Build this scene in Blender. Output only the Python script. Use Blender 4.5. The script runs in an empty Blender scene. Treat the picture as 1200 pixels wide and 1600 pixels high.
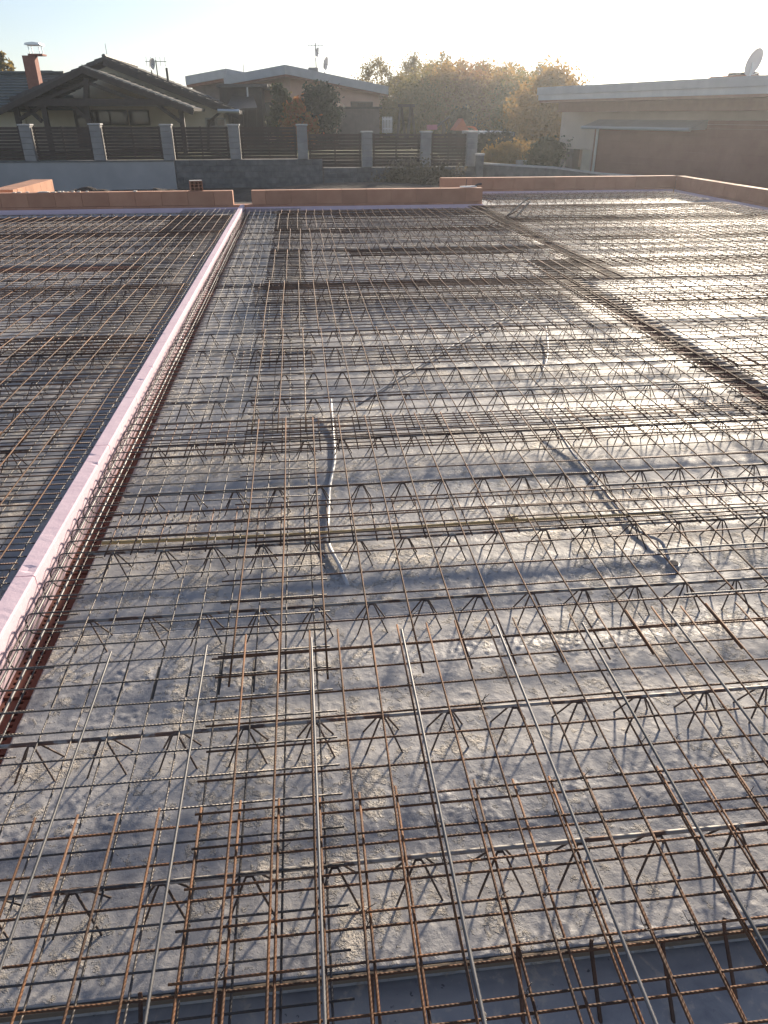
import bpy, bmesh, math, random
import numpy as np
from mathutils import Vector, Matrix
random.seed(7); RNG = np.random.default_rng(7)
SC = bpy.context.scene
C = SC.collection
PI = math.pi

# ------------------------------------------------------------------ camera, sky, sun, exposure
CAM_F, CAM_PITCH, CAM_YAW, CAM_ROLL, CAM_H = 1130.3, math.radians(28.745), math.radians(6.147), math.radians(-.091), 1.66
_fw = Vector((math.sin(CAM_YAW)*math.cos(CAM_PITCH), math.cos(CAM_YAW)*math.cos(CAM_PITCH), -math.sin(CAM_PITCH)))
_rt = Vector((math.cos(CAM_YAW), -math.sin(CAM_YAW), 0)); _up = _rt.cross(_fw)
_R = _rt*math.cos(CAM_ROLL)+_up*math.sin(CAM_ROLL); _U = -_rt*math.sin(CAM_ROLL)+_up*math.cos(CAM_ROLL)
cam_data = bpy.data.cameras.new('camera'); cam = bpy.data.objects.new('camera', cam_data); C.objects.link(cam)
cam_data.sensor_fit = 'VERTICAL'; cam_data.sensor_height = 36; cam_data.lens = 36*CAM_F/1600
cam_data.clip_start = .05; cam_data.clip_end = 3000
cam.matrix_world = Matrix(((_R.x,_U.x,-_fw.x,0),(_R.y,_U.y,-_fw.y,0),(_R.z,_U.z,-_fw.z,CAM_H),(0,0,0,1)))
SC.camera = cam

SUN_EL, SUN_AZ = math.radians(15.5), math.radians(30)      # azimuth measured from +Y towards +X
world = bpy.data.worlds.new('World'); SC.world = world; world.use_nodes = True
wn = world.node_tree; wn.nodes.clear()
sky = wn.nodes.new('ShaderNodeTexSky'); sky.sky_type = 'NISHITA'; sky.sun_disc = False
sky.sun_elevation = SUN_EL; sky.sun_rotation = SUN_AZ; sky.air_density = 1.0; sky.dust_density = .4; sky.ozone_density = 2.5
bgn = wn.nodes.new('ShaderNodeBackground'); bgn.inputs[1].default_value = .073
won = wn.nodes.new('ShaderNodeOutputWorld')
tint = wn.nodes.new('ShaderNodeMix'); tint.data_type = 'RGBA'; tint.blend_type = 'MULTIPLY'; tint.inputs[0].default_value = 1; tint.inputs[7].default_value = (.97,.985,1.06,1)
hsv = wn.nodes.new('ShaderNodeHueSaturation'); hsv.inputs['Saturation'].default_value = .7; wn.links.new(sky.outputs[0], hsv.inputs['Color'])
wn.links.new(hsv.outputs[0], tint.inputs[6]); wn.links.new(tint.outputs[2], bgn.inputs[0]); wn.links.new(bgn.outputs[0], won.inputs[0])
sl = bpy.data.lights.new('sun', 'SUN'); sl.energy = 4.9; sl.angle = math.radians(4); sl.color = (1, .86, .68)
sun = bpy.data.objects.new('sun', sl); C.objects.link(sun)
sd = Vector((math.sin(SUN_AZ)*math.cos(SUN_EL), math.cos(SUN_AZ)*math.cos(SUN_EL), math.sin(SUN_EL)))
sun.rotation_euler = sd.to_track_quat('Z', 'Y').to_euler()
SC.view_settings.view_transform = 'Standard'; SC.view_settings.look = 'None'
SC.view_settings.exposure = 1.0; SC.view_settings.gamma = 1; SC.view_settings.use_curve_mapping = False

def ray(px, py): return _R*(px-600) - _U*(py-800) + _fw*CAM_F
def at(px, py, Y):                      # a point of the place at depth Y
    d = ray(px, py); t = Y/d.y; return Vector((d.x*t, Y, CAM_H+d.z*t))
def proj(p):
    v = Vector(p)-Vector((0,0,CAM_H)); w = v.dot(_fw)
    if w < .05: return None
    return 600+CAM_F*v.dot(_R)/w, 800-CAM_F*v.dot(_U)/w
def seen(a, b, n=14, m=140):
    a = Vector(a); b = Vector(b)
    for i in range(n+1):
        q = proj(a.lerp(b, i/n))
        if q and -m < q[0] < 1200+m and -m < q[1] < 1600+m: return True
    return False

# ------------------------------------------------------------------ materials
def mat(name, base, rough=.6, metal=0, spec=.5):
    m = bpy.data.materials.new(name); m.use_nodes = True
    b = m.node_tree.nodes['Principled BSDF']
    b.inputs['Base Color'].default_value = (*base, 1); b.inputs['Roughness'].default_value = rough
    b.inputs['Metallic'].default_value = metal; b.inputs['Specular IOR Level'].default_value = spec
    return m
def N(m, t, **kw):
    n = m.node_tree.nodes.new(t)
    for k, v in kw.items():
        if k in n.inputs: n.inputs[k].default_value = v
        else: setattr(n, k, v)
    return n
def LK(m, a, b): m.node_tree.links.new(a, b)
def bsdf(m): return m.node_tree.nodes['Principled BSDF']
def coords(m, kind='Object'): return N(m, 'ShaderNodeTexCoord').outputs[kind]
def world_pos(m): return N(m, 'ShaderNodeNewGeometry').outputs['Position']
def ramp(m, src, stops):
    r = N(m, 'ShaderNodeValToRGB'); e = r.color_ramp.elements
    while len(e) < len(stops): e.new(.5)
    for el, (p, c) in zip(e, stops):
        el.position = p; el.color = (*c, 1) if len(c) == 3 else c
    LK(m, src, r.inputs[0]); return r.outputs[0]
def noise(m, vec, scale, detail=4, rough=.55, dist=0):
    n = N(m, 'ShaderNodeTexNoise'); n.inputs['Scale'].default_value = scale; n.inputs['Detail'].default_value = detail
    n.inputs['Roughness'].default_value = rough; n.inputs['Distortion'].default_value = dist
    LK(m, vec, n.inputs['Vector']); return n.outputs[0]
def bump(m, src, strength, dist, prev=None):
    b = N(m, 'ShaderNodeBump'); b.inputs['Strength'].default_value = strength; b.inputs['Distance'].default_value = dist
    LK(m, src, b.inputs['Height'])
    if prev is not None: LK(m, prev, b.inputs['Normal'])
    return b.outputs[0]
def varied(name, c0, c1, scale, rough=.7, bumpd=.003, bscale=None, metal=0, kind='pos', spec=.5, vary=0):
    m = mat(name, c0, rough, metal, spec)
    v = world_pos(m) if kind == 'pos' else coords(m)
    col = ramp(m, noise(m, v, scale, 5), [(.3, c0), (.7, c1)])
    if vary:
        oi = N(m, 'ShaderNodeObjectInfo'); mr = N(m, 'ShaderNodeMapRange'); LK(m, oi.outputs['Random'], mr.inputs[0])
        mr.inputs[3].default_value = 1-vary; mr.inputs[4].default_value = 1+vary
        hs = N(m, 'ShaderNodeHueSaturation'); LK(m, col, hs.inputs['Color']); LK(m, mr.outputs[0], hs.inputs['Value']); col = hs.outputs[0]
    LK(m, col, bsdf(m).inputs['Base Color'])
    if bumpd: LK(m, bump(m, noise(m, v, bscale or scale*4, 4), .6, bumpd), bsdf(m).inputs['Normal'])
    return m

def make_concrete(name, tint=1.0, smooth=False):
    m = mat(name, (.25,.24,.23), .6, 0, .4)
    p = world_pos(m); T = lambda c: tuple(v*tint for v in c)
    mth = lambda op, a, b, c=None: _m(m, op, a, b, c)
    big = noise(m, p, 1.1, 4, .6, .5); mid = noise(m, p, 8, 5, .65, .8); fine = noise(m, p, 70, 4, .65)
    mp = N(m, 'ShaderNodeMapping'); mp.inputs['Scale'].default_value = (.3, 3.4, 1); LK(m, p, mp.inputs['Vector'])
    stk = noise(m, mp.outputs[0], 1.3, 4, .6, .5)
    f = mth('MULTIPLY_ADD', mid, .9, mth('MULTIPLY_ADD', big, .5, stk))
    fr = N(m, 'ShaderNodeMapRange'); LK(m, f, fr.inputs[0]); fr.inputs[1].default_value = .92; fr.inputs[2].default_value = 1.5
    col = ramp(m, fr.outputs[0], [(0, T((.15,.15,.16))), (.4, T((.225,.22,.223))), (.7, T((.275,.262,.25))), (1, T((.34,.315,.285)))])
    # dry crumbs: light tan clusters, crisp at the edge
    cru = noise(m, p, 34, 5, .7, .3)
    msk = N(m, 'ShaderNodeMapRange'); LK(m, mth('MULTIPLY_ADD', mid, 1.2, mth('MULTIPLY_ADD', big, .9, cru)), msk.inputs[0]); msk.inputs[1].default_value = 1.62; msk.inputs[2].default_value = 1.76
    mx0 = N(m, 'ShaderNodeMix', data_type='RGBA'); LK(m, msk.outputs[0], mx0.inputs[0]); LK(m, col, mx0.inputs[6]); mx0.inputs[7].default_value = (*T((.345,.31,.27)),1)
    # small dark air holes
    vo = N(m, 'ShaderNodeTexVoronoi'); vo.inputs['Scale'].default_value = 42; vo.inputs['Randomness'].default_value = 1; LK(m, p, vo.inputs['Vector'])
    big2 = noise(m, p, 3.1, 3, .6, .3)
    lt = mth('LESS_THAN', vo.outputs['Distance'], mth('MULTIPLY_ADD', big2, .75, -.20))
    h2_ = ramp(m, noise(m, p, 55, 3, .6, .5), [(.57, (0,0,0)), (.64, (1,1,1))]); lt2 = mth('MULTIPLY', lt, h2_)
    mx = N(m, 'ShaderNodeMix', data_type='RGBA'); LK(m, lt2, mx.inputs[0]); LK(m, mx0.outputs[2], mx.inputs[6]); mx.inputs[7].default_value = (*T((.085,.083,.088)),1)
    LK(m, mx.outputs[2], bsdf(m).inputs['Base Color'])
    ro = N(m, 'ShaderNodeMapRange'); LK(m, stk, ro.inputs[0]); ro.inputs[1].default_value = .3; ro.inputs[2].default_value = .7
    ro.inputs[3].default_value = .4 if not smooth else .6; ro.inputs[4].default_value = .8; LK(m, ro.outputs[0], bsdf(m).inputs['Roughness'])
    if smooth: n2 = bump(m, fine, .25, .001, bump(m, mid, .3, .004))
    else:
        n1 = bump(m, mth('MULTIPLY', msk.outputs[0], cru), .8, .011); n1 = bump(m, cru, .45, .006, n1); n2 = bump(m, fine, .6, .0028, n1)
    LK(m, n2, bsdf(m).inputs['Normal'])
    return m
def _m(m, op, a, b, c=None):
    n = N(m, 'ShaderNodeMath', operation=op)
    for i, v in enumerate((a, b, c)):
        if v is None: continue
        if isinstance(v, (int, float)): n.inputs[i].default_value = v
        else: LK(m, v, n.inputs[i])
    return n.outputs[0]
M_slab = make_concrete('cast_concrete', 1.8); M_low = make_concrete('smooth_concrete', 1.75, True)

def make_steel(name, c0, c1, metal, rough, splash=None, ribs=True, ns=9, mid=(.38,.66)):
    m = mat(name, c0, rough, metal, .5)
    o = coords(m); p = world_pos(m)
    col = ramp(m, noise(m, p, ns, 5, .65), [(mid[0], c0), (mid[1], c1)])
    if splash:
        f = ramp(m, noise(m, p, 14, 4, .6), [(.44, (0,0,0)), (.53, (1,1,1))])
        mx = N(m, 'ShaderNodeMix', data_type='RGBA'); LK(m, f, mx.inputs[0]); LK(m, col, mx.inputs[6]); mx.inputs[7].default_value = (*splash, 1); col = mx.outputs[2]
    oi = N(m, 'ShaderNodeObjectInfo'); mr = N(m, 'ShaderNodeMapRange'); LK(m, oi.outputs['Random'], mr.inputs[0])
    mr.inputs[3].default_value = .72; mr.inputs[4].default_value = 1.25
    hs = N(m, 'ShaderNodeHueSaturation'); LK(m, col, hs.inputs['Color']); LK(m, mr.outputs[0], hs.inputs['Value'])
    LK(m, hs.outputs[0], bsdf(m).inputs['Base Color'])
    if ribs:
        w = N(m, 'ShaderNodeTexWave', wave_type='BANDS', bands_direction='DIAGONAL'); w.inputs['Scale'].default_value = 62; LK(m, o, w.inputs['Vector'])
        nb = bump(m, w.outputs[1], .5, .0013); LK(m, bump(m, noise(m, p, 300, 2), .3, .0005, nb), bsdf(m).inputs['Normal'])
    return m
M_rust = make_steel('rusty_steel', (.085,.045,.026), (.19,.082,.032), .1, .72)
M_rust_dark = make_steel('dark_rusty_steel', (.075,.045,.035), (.15,.075,.045), .25, .55)
M_grey = make_steel('grey_steel', (.075,.072,.075), (.14,.115,.095), .35, .48)
M_silver = make_steel('bright_steel', (.11,.11,.115), (.20,.19,.185), .4, .5, ribs=False, ns=5)
M_girder = make_steel('girder_steel', (.085,.058,.048), (.19,.09,.05), .25, .6, splash=(.30,.285,.265), ribs=False, ns=7)
M_brace = make_steel('girder_brace_steel', (.07,.055,.05), (.13,.08,.055), .25, .55, splash=None, ribs=True, ns=7)

def make_foam():
    m = mat('pink_foam', (.74,.58,.64), .75, 0, .3)
    p = world_pos(m)
    LK(m, ramp(m, noise(m, p, 5, 5), [(.3, (.70,.53,.595)), (.7, (.79,.62,.675))]), bsdf(m).inputs['Base Color'])
    LK(m, bump(m, noise(m, p, 70, 5), .35, .003), bsdf(m).inputs['Normal'])
    bsdf(m).inputs['Subsurface Weight'].default_value = .0
    return m
M_foam = make_foam()
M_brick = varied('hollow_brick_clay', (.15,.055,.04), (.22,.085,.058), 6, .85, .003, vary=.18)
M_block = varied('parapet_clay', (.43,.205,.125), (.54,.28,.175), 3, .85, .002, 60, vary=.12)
M_block_joint = varied('clay_joint', (.30,.16,.11), (.42,.25,.18), 12, .9, .002)
M_mortar_lit_web = varied('mortar_and_lit_web', (.62,.58,.52), (.75,.70,.64), 20, .9, .003)
M_soil = varied('dark_soil', (.035,.026,.02), (.10,.075,.055), 3, .95, .08, 9)
M_ground = varied('site_ground', (.055,.043,.034), (.125,.10,.075), 1.2, .95, .05, 8)
M_grass = varied('grass', (.06,.08,.022), (.13,.12,.04), 2.5, .9, .05, 20)
M_render = varied('grey_render', (.34,.335,.335), (.44,.43,.42), 1.1, .9, .004, 14)
M_cblock = varied('concrete_block', (.10,.10,.104), (.19,.186,.18), 4, .92, .006, 24, vary=.16)
M_pillar = varied('pillar_block', (.25,.24,.235), (.34,.325,.31), 3, .9, .005, 30)
M_cap = varied('pillar_cap', (.40,.39,.38), (.5,.49,.47), 5, .8, .002)
M_slat = varied('brown_slat', (.03,.017,.012), (.055,.03,.022), 8, .55, .002, kind='obj', vary=.25)
M_wood = varied('dark_timber', (.022,.014,.010), (.045,.028,.02), 6, .6, .003)
M_cream = varied('cream_plaster', (.60,.53,.40), (.70,.62,.48), 2, .9, .003, 30)
M_salmon = varied('salmon_plaster', (.58,.36,.27), (.66,.42,.31), 1.2, .9, .003, 30)
M_beige = varied('beige_plaster', (.56,.47,.39), (.64,.54,.45), 1.2, .9, .003, 30)
M_panel = varied('brown_cladding', (.25,.10,.07), (.32,.14,.10), 1.5, .7, .003, 20)
M_soffit = varied('brown_soffit', (.23,.10,.065), (.30,.14,.09), 4, .7, .002)
M_fascia = varied('grey_fascia', (.36,.37,.39), (.44,.45,.47), 2, .45, .001, metal=.2)
M_fascia_lt = varied('light_fascia', (.50,.51,.52), (.6,.6,.6), 2, .45, .001, metal=.1)
M_tile = varied('dark_roof_tile', (.035,.032,.032), (.075,.065,.06), 9, .6, .006, 30, vary=.1)
M_tile_g = varied('green_grey_tile', (.04,.055,.05), (.075,.09,.08), 9, .55, .006, 30, vary=.1)
M_verge = varied('pale_verge', (.30,.28,.25), (.42,.40,.36), 8, .7, .002)
M_chim = varied('chimney_brick', (.24,.085,.055), (.32,.12,.08), 9, .85, .004)
M_metal = mat('galvanised_sheet', (.62,.64,.66), .35, .8)
M_white = mat('white_paint', (.78,.78,.76), .5)
M_plastic_dark = mat('dark_plastic', (.03,.03,.035), .45)
M_shed = varied('grey_brown_boards', (.13,.105,.095), (.20,.165,.15), 3, .8, .004)
M_glass = mat('window_glass', (.03,.032,.035), .06, 0, .7)
M_orange = mat('orange_plastic', (.62,.14,.05), .5)
M_redroof = varied('red_canvas', (.42,.10,.055), (.5,.14,.07), 3, .8, .002)
M_pink = mat('pink_plastic', (.45,.16,.2), .5)
M_dish = mat('satellite_dish_grey', (.62,.60,.60), .5)
M_conduit = varied('grey_conduit', (.36,.36,.38), (.46,.46,.47), 12, .45, .001)
M_conduit_w = varied('pale_conduit', (.62,.61,.6), (.72,.71,.69), 12, .45, .001)
M_yellow = varied('yellow_pipe', (.48,.34,.14), (.64,.47,.22), 7, .6, .001)
M_bark = varied('birch_bark', (.30,.28,.25), (.10,.08,.065), 6, .9, .01)
M_bark_d = varied('brown_bark', (.06,.045,.035), (.11,.085,.065), 6, .9, .01)
def leaf(name, cols, trans=.35):
    m = mat(name, cols[0], .75, 0, .25)
    oi = N(m, 'ShaderNodeNewGeometry')
    r = ramp(m, oi.outputs['Random Per Island'], [(i/(len(cols)-1), c) for i, c in enumerate(cols)])
    LK(m, r, bsdf(m).inputs['Base Color'])
    tr = N(m, 'ShaderNodeBsdfTranslucent'); LK(m, r, tr.inputs[0])
    mx = N(m, 'ShaderNodeMixShader'); mx.inputs[0].default_value = trans
    out = [n for n in m.node_tree.nodes if n.type == 'OUTPUT_MATERIAL'][0]
    LK(m, bsdf(m).outputs[0], mx.inputs[1]); LK(m, tr.outputs[0], mx.inputs[2]); LK(m, mx.outputs[0], out.inputs[0])
    return m
L_birch = leaf('birch_leaves', [(.20,.15,.045), (.27,.19,.06), (.15,.14,.045)], .55)
L_gold = leaf('golden_leaves', [(.32,.19,.05), (.38,.23,.06), (.25,.17,.05)], .55)
L_olive = leaf('olive_leaves', [(.19,.16,.045), (.25,.19,.05), (.14,.14,.04)], .5)
L_brown = leaf('russet_leaves', [(.25,.125,.05), (.30,.16,.06), (.2,.12,.045)], .55)
L_green = leaf('green_leaves', [(.03,.045,.012), (.05,.06,.016), (.035,.05,.018)], .25)
L_dark = leaf('conifer_needles', [(.012,.026,.014), (.022,.038,.018), (.016,.03,.02)], .12)
L_red = leaf('red_leaves', [(.42,.11,.04), (.36,.16,.05), (.20,.17,.05)], .55)
L_dry = leaf('dry_weeds', [(.14,.115,.075), (.19,.155,.105), (.10,.09,.05)], .3)

# ------------------------------------------------------------------ object helpers
def tag(o, label=None, cat=None, group=None, kind=None):
    if label: o['label'] = label
    if cat: o['category'] = cat
    if group: o['group'] = group
    if kind: o['kind'] = kind
    return o
def thing(name, label, cat, loc=(0,0,0), rz=0, group=None):
    o = bpy.data.objects.new(name, None); C.objects.link(o); o.location = loc; o.rotation_euler = (0,0,rz); o.empty_display_size = .1
    return tag(o, label, cat, group)
def link(name, me, parent=None, loc=(0,0,0), rot=(0,0,0), m=None):
    o = bpy.data.objects.new(name, me); C.objects.link(o); o.location = loc; o.rotation_euler = rot
    if parent: o.parent = parent
    if m is not None and not me.materials: me.materials.append(m)
    return o
class MB:
    def __init__(s): s.v = []; s.f = []
    def box(s, x0, x1, y0, y1, z0, z1):
        b = len(s.v)
        s.v += [(x0,y0,z0),(x1,y0,z0),(x1,y1,z0),(x0,y1,z0),(x0,y0,z1),(x1,y0,z1),(x1,y1,z1),(x0,y1,z1)]
        s.f += [tuple(b+i for i in q) for q in ((0,3,2,1),(4,5,6,7),(0,1,5,4),(1,2,6,5),(2,3,7,6),(3,0,4,7))]
        return s
    def beam(s, a, b, w, h):          # box bar from a to b, w across, h high
        a = Vector(a); b = Vector(b); d = (b-a).normalized(); ref = Vector((0,0,1)) if abs(d.z) < .95 else Vector((0,1,0))
        u = d.cross(ref).normalized(); v = u.cross(d); k = len(s.v)
        for p in (a, b):
            for su, sv in ((-1,-1),(1,-1),(1,1),(-1,1)): s.v.append(tuple(p+u*su*w/2+v*sv*h/2))
        s.f += [tuple(k+i for i in q) for q in ((0,1,2,3),(7,6,5,4),(0,4,5,1),(1,5,6,2),(2,6,7,3),(3,7,4,0))]
        return s
    def prism(s, pts, d):             # polygon pts extruded by vector d
        k = len(s.v); n = len(pts); d = Vector(d)
        s.v += [tuple(Vector(p)) for p in pts] + [tuple(Vector(p)+d) for p in pts]
        s.f.append(tuple(range(k, k+n))); s.f.append(tuple(range(k+2*n-1, k+n-1, -1)))
        for i in range(n):
            j = (i+1) % n; s.f.append((k+i, k+n+i, k+n+j, k+j))
        return s
    def tube(s, pts, r, n=6, cap=True):
        pts = [Vector(p) for p in pts]; k = len(s.v); m = len(pts)
        d0 = (pts[1]-pts[0]).normalized(); ref = Vector((0,0,1)) if abs(d0.z) < .9 else Vector((1,0,0))
        u = d0.cross(ref).normalized()
        for i, p in enumerate(pts):
            d = (pts[min(i+1,m-1)]-pts[max(i-1,0)]).normalized()
            u = (u-d*u.dot(d)).normalized(); v = d.cross(u); ri = r[i] if hasattr(r, '__len__') else r
            for j in range(n):
                a = 2*PI*j/n; s.v.append(tuple(p+u*math.cos(a)*ri+v*math.sin(a)*ri))
        for i in range(m-1):
            for j in range(n):
                a = k+i*n+j; b = k+i*n+(j+1) % n; s.f.append((a, b, b+n, a+n))
        if cap: s.f.append(tuple(k+n-1-j for j in range(n))); s.f.append(tuple(k+(m-1)*n+j for j in range(n)))
        return s
    def mesh(s, name, m=None, smooth=False, bevel=0, recalc=True):
        me = bpy.data.meshes.new(name); me.from_pydata(s.v, [], s.f)
        if recalc or bevel:
            bm = bmesh.new(); bm.from_mesh(me)
            if recalc: bmesh.ops.recalc_face_normals(bm, faces=bm.faces)
            if bevel: bmesh.ops.bevel(bm, geom=list(bm.edges), offset=bevel, segments=1, affect='EDGES', clamp_overlap=True)
            bm.to_mesh(me); bm.free()
        if m: me.materials.append(m)
        if smooth: me.polygons.foreach_set('use_smooth', [True]*len(me.polygons))
        me.update(); return me
    def build(s, name, m, parent=None, loc=(0,0,0), rot=(0,0,0), **kw):
        return link(name, s.mesh(name, m, **kw), parent, loc, rot)

_bars = {}
def bar_mesh(L, r, m, n=6, name='bar'):
    q = random.randrange(5) if L > .9 else 0
    key = (round(L,3), r, m.name, n, q)
    if key not in _bars:
        if L > .9:
            k = max(6, int(L/.45)); g = random.Random(q*17+3); ph, am, ph2, am2 = g.uniform(0,6), g.uniform(.001,.0035), g.uniform(0,6), g.uniform(.0005,.0022)
            pts = [(L*i/k, am*math.sin(ph+2.6*L*i/k), am2*math.sin(ph2+3.3*L*i/k)) for i in range(k+1)]
        else: pts = [(0,0,0),(L,0,0)]
        me = _bars[key] = MB().tube(pts, r, n).mesh(name, m, smooth=True, recalc=False)
        k = len(me.polygons); me.polygons[k-1].use_smooth = False; me.polygons[k-2].use_smooth = False
    return _bars[key]
def ribbed_mesh(L, r, m, pitch=.0105):
    key = ('rib', round(L,3), r, m.name)
    if key not in _bars:
        k = int(L/pitch*2); pts = [(L*i/k, 0, 0) for i in range(k+1)]
        _bars[key] = MB().tube(pts, [r*(1.09 if i % 2 else .93) for i in range(k+1)], 8).mesh('bar', m, smooth=True, recalc=False)
    return _bars[key]

def nrand(x, y, scale, seed):           # smooth value noise on arrays
    g = np.random.default_rng(seed).random((256, 256))
    xs, ys = x*scale+1000, y*scale+1000; xi, yi = np.floor(xs).astype(int), np.floor(ys).astype(int)
    fx, fy = xs-xi, ys-yi; fx = fx*fx*(3-2*fx); fy = fy*fy*(3-2*fy)
    a = g[xi % 256, yi % 256]; b = g[(xi+1) % 256, yi % 256]; c = g[xi % 256, (yi+1) % 256]; d = g[(xi+1) % 256, (yi+1) % 256]
    return (a*(1-fx)+b*fx)*(1-fy)+(c*(1-fx)+d*fx)*fy
def grid_mesh(name, xs, ys, zf, m, smooth=True, skirt=None):
    X, Y = np.meshgrid(xs, ys); Z = zf(X, Y)
    v = np.stack([X.ravel(), Y.ravel(), Z.ravel()], 1); nx, ny = len(xs), len(ys)
    idx = np.arange(nx*ny).reshape(ny, nx)
    f = np.stack([idx[:-1,:-1].ravel(), idx[:-1,1:].ravel(), idx[1:,1:].ravel(), idx[1:,:-1].ravel()], 1)
    if skirt is not None:
        ring = np.concatenate([idx[0,:], idx[1:,-1], idx[-1,-2::-1], idx[-2:0:-1,0]]); n0 = len(v); k = len(ring)
        lo = v[ring].copy(); lo[:,2] = skirt; v = np.concatenate([v, lo])
        a = ring; b = np.roll(ring, -1); c = n0+np.arange(k); d = np.roll(c, -1)
        f = np.concatenate([f, np.stack([b, a, c, d], 1)])
    me = bpy.data.meshes.new(name); me.vertices.add(len(v)); me.vertices.foreach_set('co', v.astype(np.float32).ravel())
    me.loops.add(f.size); me.loops.foreach_set('vertex_index', f.astype(np.int32).ravel())
    me.polygons.add(len(f)); me.polygons.foreach_set('loop_start', np.arange(0, f.size, 4, dtype=np.int32)); me.polygons.foreach_set('loop_total', np.full(len(f), 4, np.int32))
    sm = np.full(len(f), smooth); 
    if skirt is not None: sm[(nx-1)*(ny-1):] = False
    me.polygons.foreach_set('use_smooth', sm)
    me.update(calc_edges=True); me.validate(); me.materials.append(m); return me

# ------------------------------------------------------------------ layout of the concrete deck
ROWS = [1.11,1.58,2.15,2.60,3.11,3.68,4.36,4.86,5.48,5.96,6.73]
while ROWS[-1] < 14.0: ROWS.append(ROWS[-1]+[.5,.56,.53,.61][len(ROWS) % 4])
FAR_ROWS = [14.9,15.5,16.1,16.65,17.15]
STRIP_L, STRIP_R, STRIP_T = -1.15, -1.072, .13
SLAB_L = -.955                          # slab edge beside the brick strip
def row_dist(Y):
    d = np.full_like(Y, 9.)
    for r in ROWS: d = np.minimum(d, abs(Y-r))
    return d
def deck_height(X, Y):
    rd = row_dist(Y)
    rough = np.clip((rd-.07)/.1, 0, 1)*.85+.15
    patch = np.clip((nrand(X, Y, 1.7, 3)*.6+nrand(X, Y, 5, 4)*.4-.25)*2.6, 0.05, 1)
    lum = abs(nrand(X, Y, 22, 5)-.5)*2*.5+abs(nrand(X, Y, 47, 6)-.5)*2*.33+nrand(X, Y, 95, 8)*.3
    lum = np.clip(lum-.28, 0, 1)
    wx = X+(nrand(X, Y, 25, 14)-.5)*.035; wy = Y+(nrand(X, Y, 25, 15)-.5)*.035
    cr = np.clip(nrand(wx, wy, 34, 13)*.35+nrand(wx+.7*wy, wy-.7*wx, 62, 12)*.35+nrand(X-.5*Y, Y+.5*X, 92, 16)*.3-.5, 0, 1)
    return -.004 + rough*patch*cr*.016 + (nrand(X, Y, 4, 9)-.5)*.006 + (nrand(X, Y, 60, 10)-.5)*.0018

def slab(x0, x1, y0, y1, step, m=M_slab):
    xs = np.linspace(x0, x1, max(2, int(round((x1-x0)/step))+1)); ys = np.linspace(y0, y1, max(2, int(round((y1-y0)/step))+1))
    me = grid_mesh('floor_slab', xs, ys, deck_height, m, skirt=-.058)
    return tag(link('floor_slab', me), kind='structure')
G = .006
slab(SLAB_L, 1.2, .918, 2.2, .006); slab(SLAB_L, 1.2, 2.2, 3.315, .0085); slab(1.2, 2.94, .918, 3.315, .0095)
slab(SLAB_L, 2.94, 3.315+G, 5.715, .017)
for y0, y1, st in ((5.715+G, 8.25, .03), ):
    slab(SLAB_L, 2.94, y0, y1, st)
slab(SLAB_L, 3.525, 8.45, 10.8, .05); slab(SLAB_L, 3.525, 10.8+G, 13.2, .06); slab(SLAB_L, 3.525, 13.2+G, 15.56, .06)
slab(3.165, 9.02, 2.5, 5.7, .03); slab(3.165, 9.02, 5.7+G, 8.25, .04); slab(3.74, 9.02, 8.25+G, 8.45-G, .06)
for y0, y1 in ((8.45,10.8),(10.8+G,13.2),(13.2+G,15.6),(15.6+G,18.2)): slab(3.74, 9.02, y0, y1, .06)
for y0, y1, st in ((1.6,3.3,.02),(3.3+G,5.7,.03),(5.7+G,9.44,.045),(9.92,12.6,.06),(12.6+G,15.56,.06)): slab(-7.4, -1.158, y0, y1, st)
slab(-2.0, -1.158, 9.44+G, 9.92-G, .05)

# lower concrete bay in front of the slab edge, and the body of the building below
low = lambda X, Y: -.064+(nrand(X, Y, 3, 21)-.5)*.006+(nrand(X, Y, 40, 22)-.5)*.0012
tag(link('lower_slab', grid_mesh('lower_slab', np.linspace(-3, 4, 230), np.linspace(-1.5, .935, 80), low, M_low)), kind='structure')
tag(MB().box(-7.4, 9.3, .0, 15.9, -.72, -.075).build('foundation', M_low), kind='structure')
tag(MB().box(3.2, 9.3, 15.9, 18.55, -.72, -.075).build('foundation', M_low), kind='structure')

tag(MB().box(-1.05, 3.0, .903, .9155, -.021, -.004).build('bounce_edge_strip', varied('bounce_brown', (.15,.115,.085), (.22,.175,.13), 5, .85, .002, 40), bevel=.002), 'thin brown batten added for bounce light on the front slab edge', 'stripe')  # added strip; its brown stands in for bounce light on the slab edge
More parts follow.
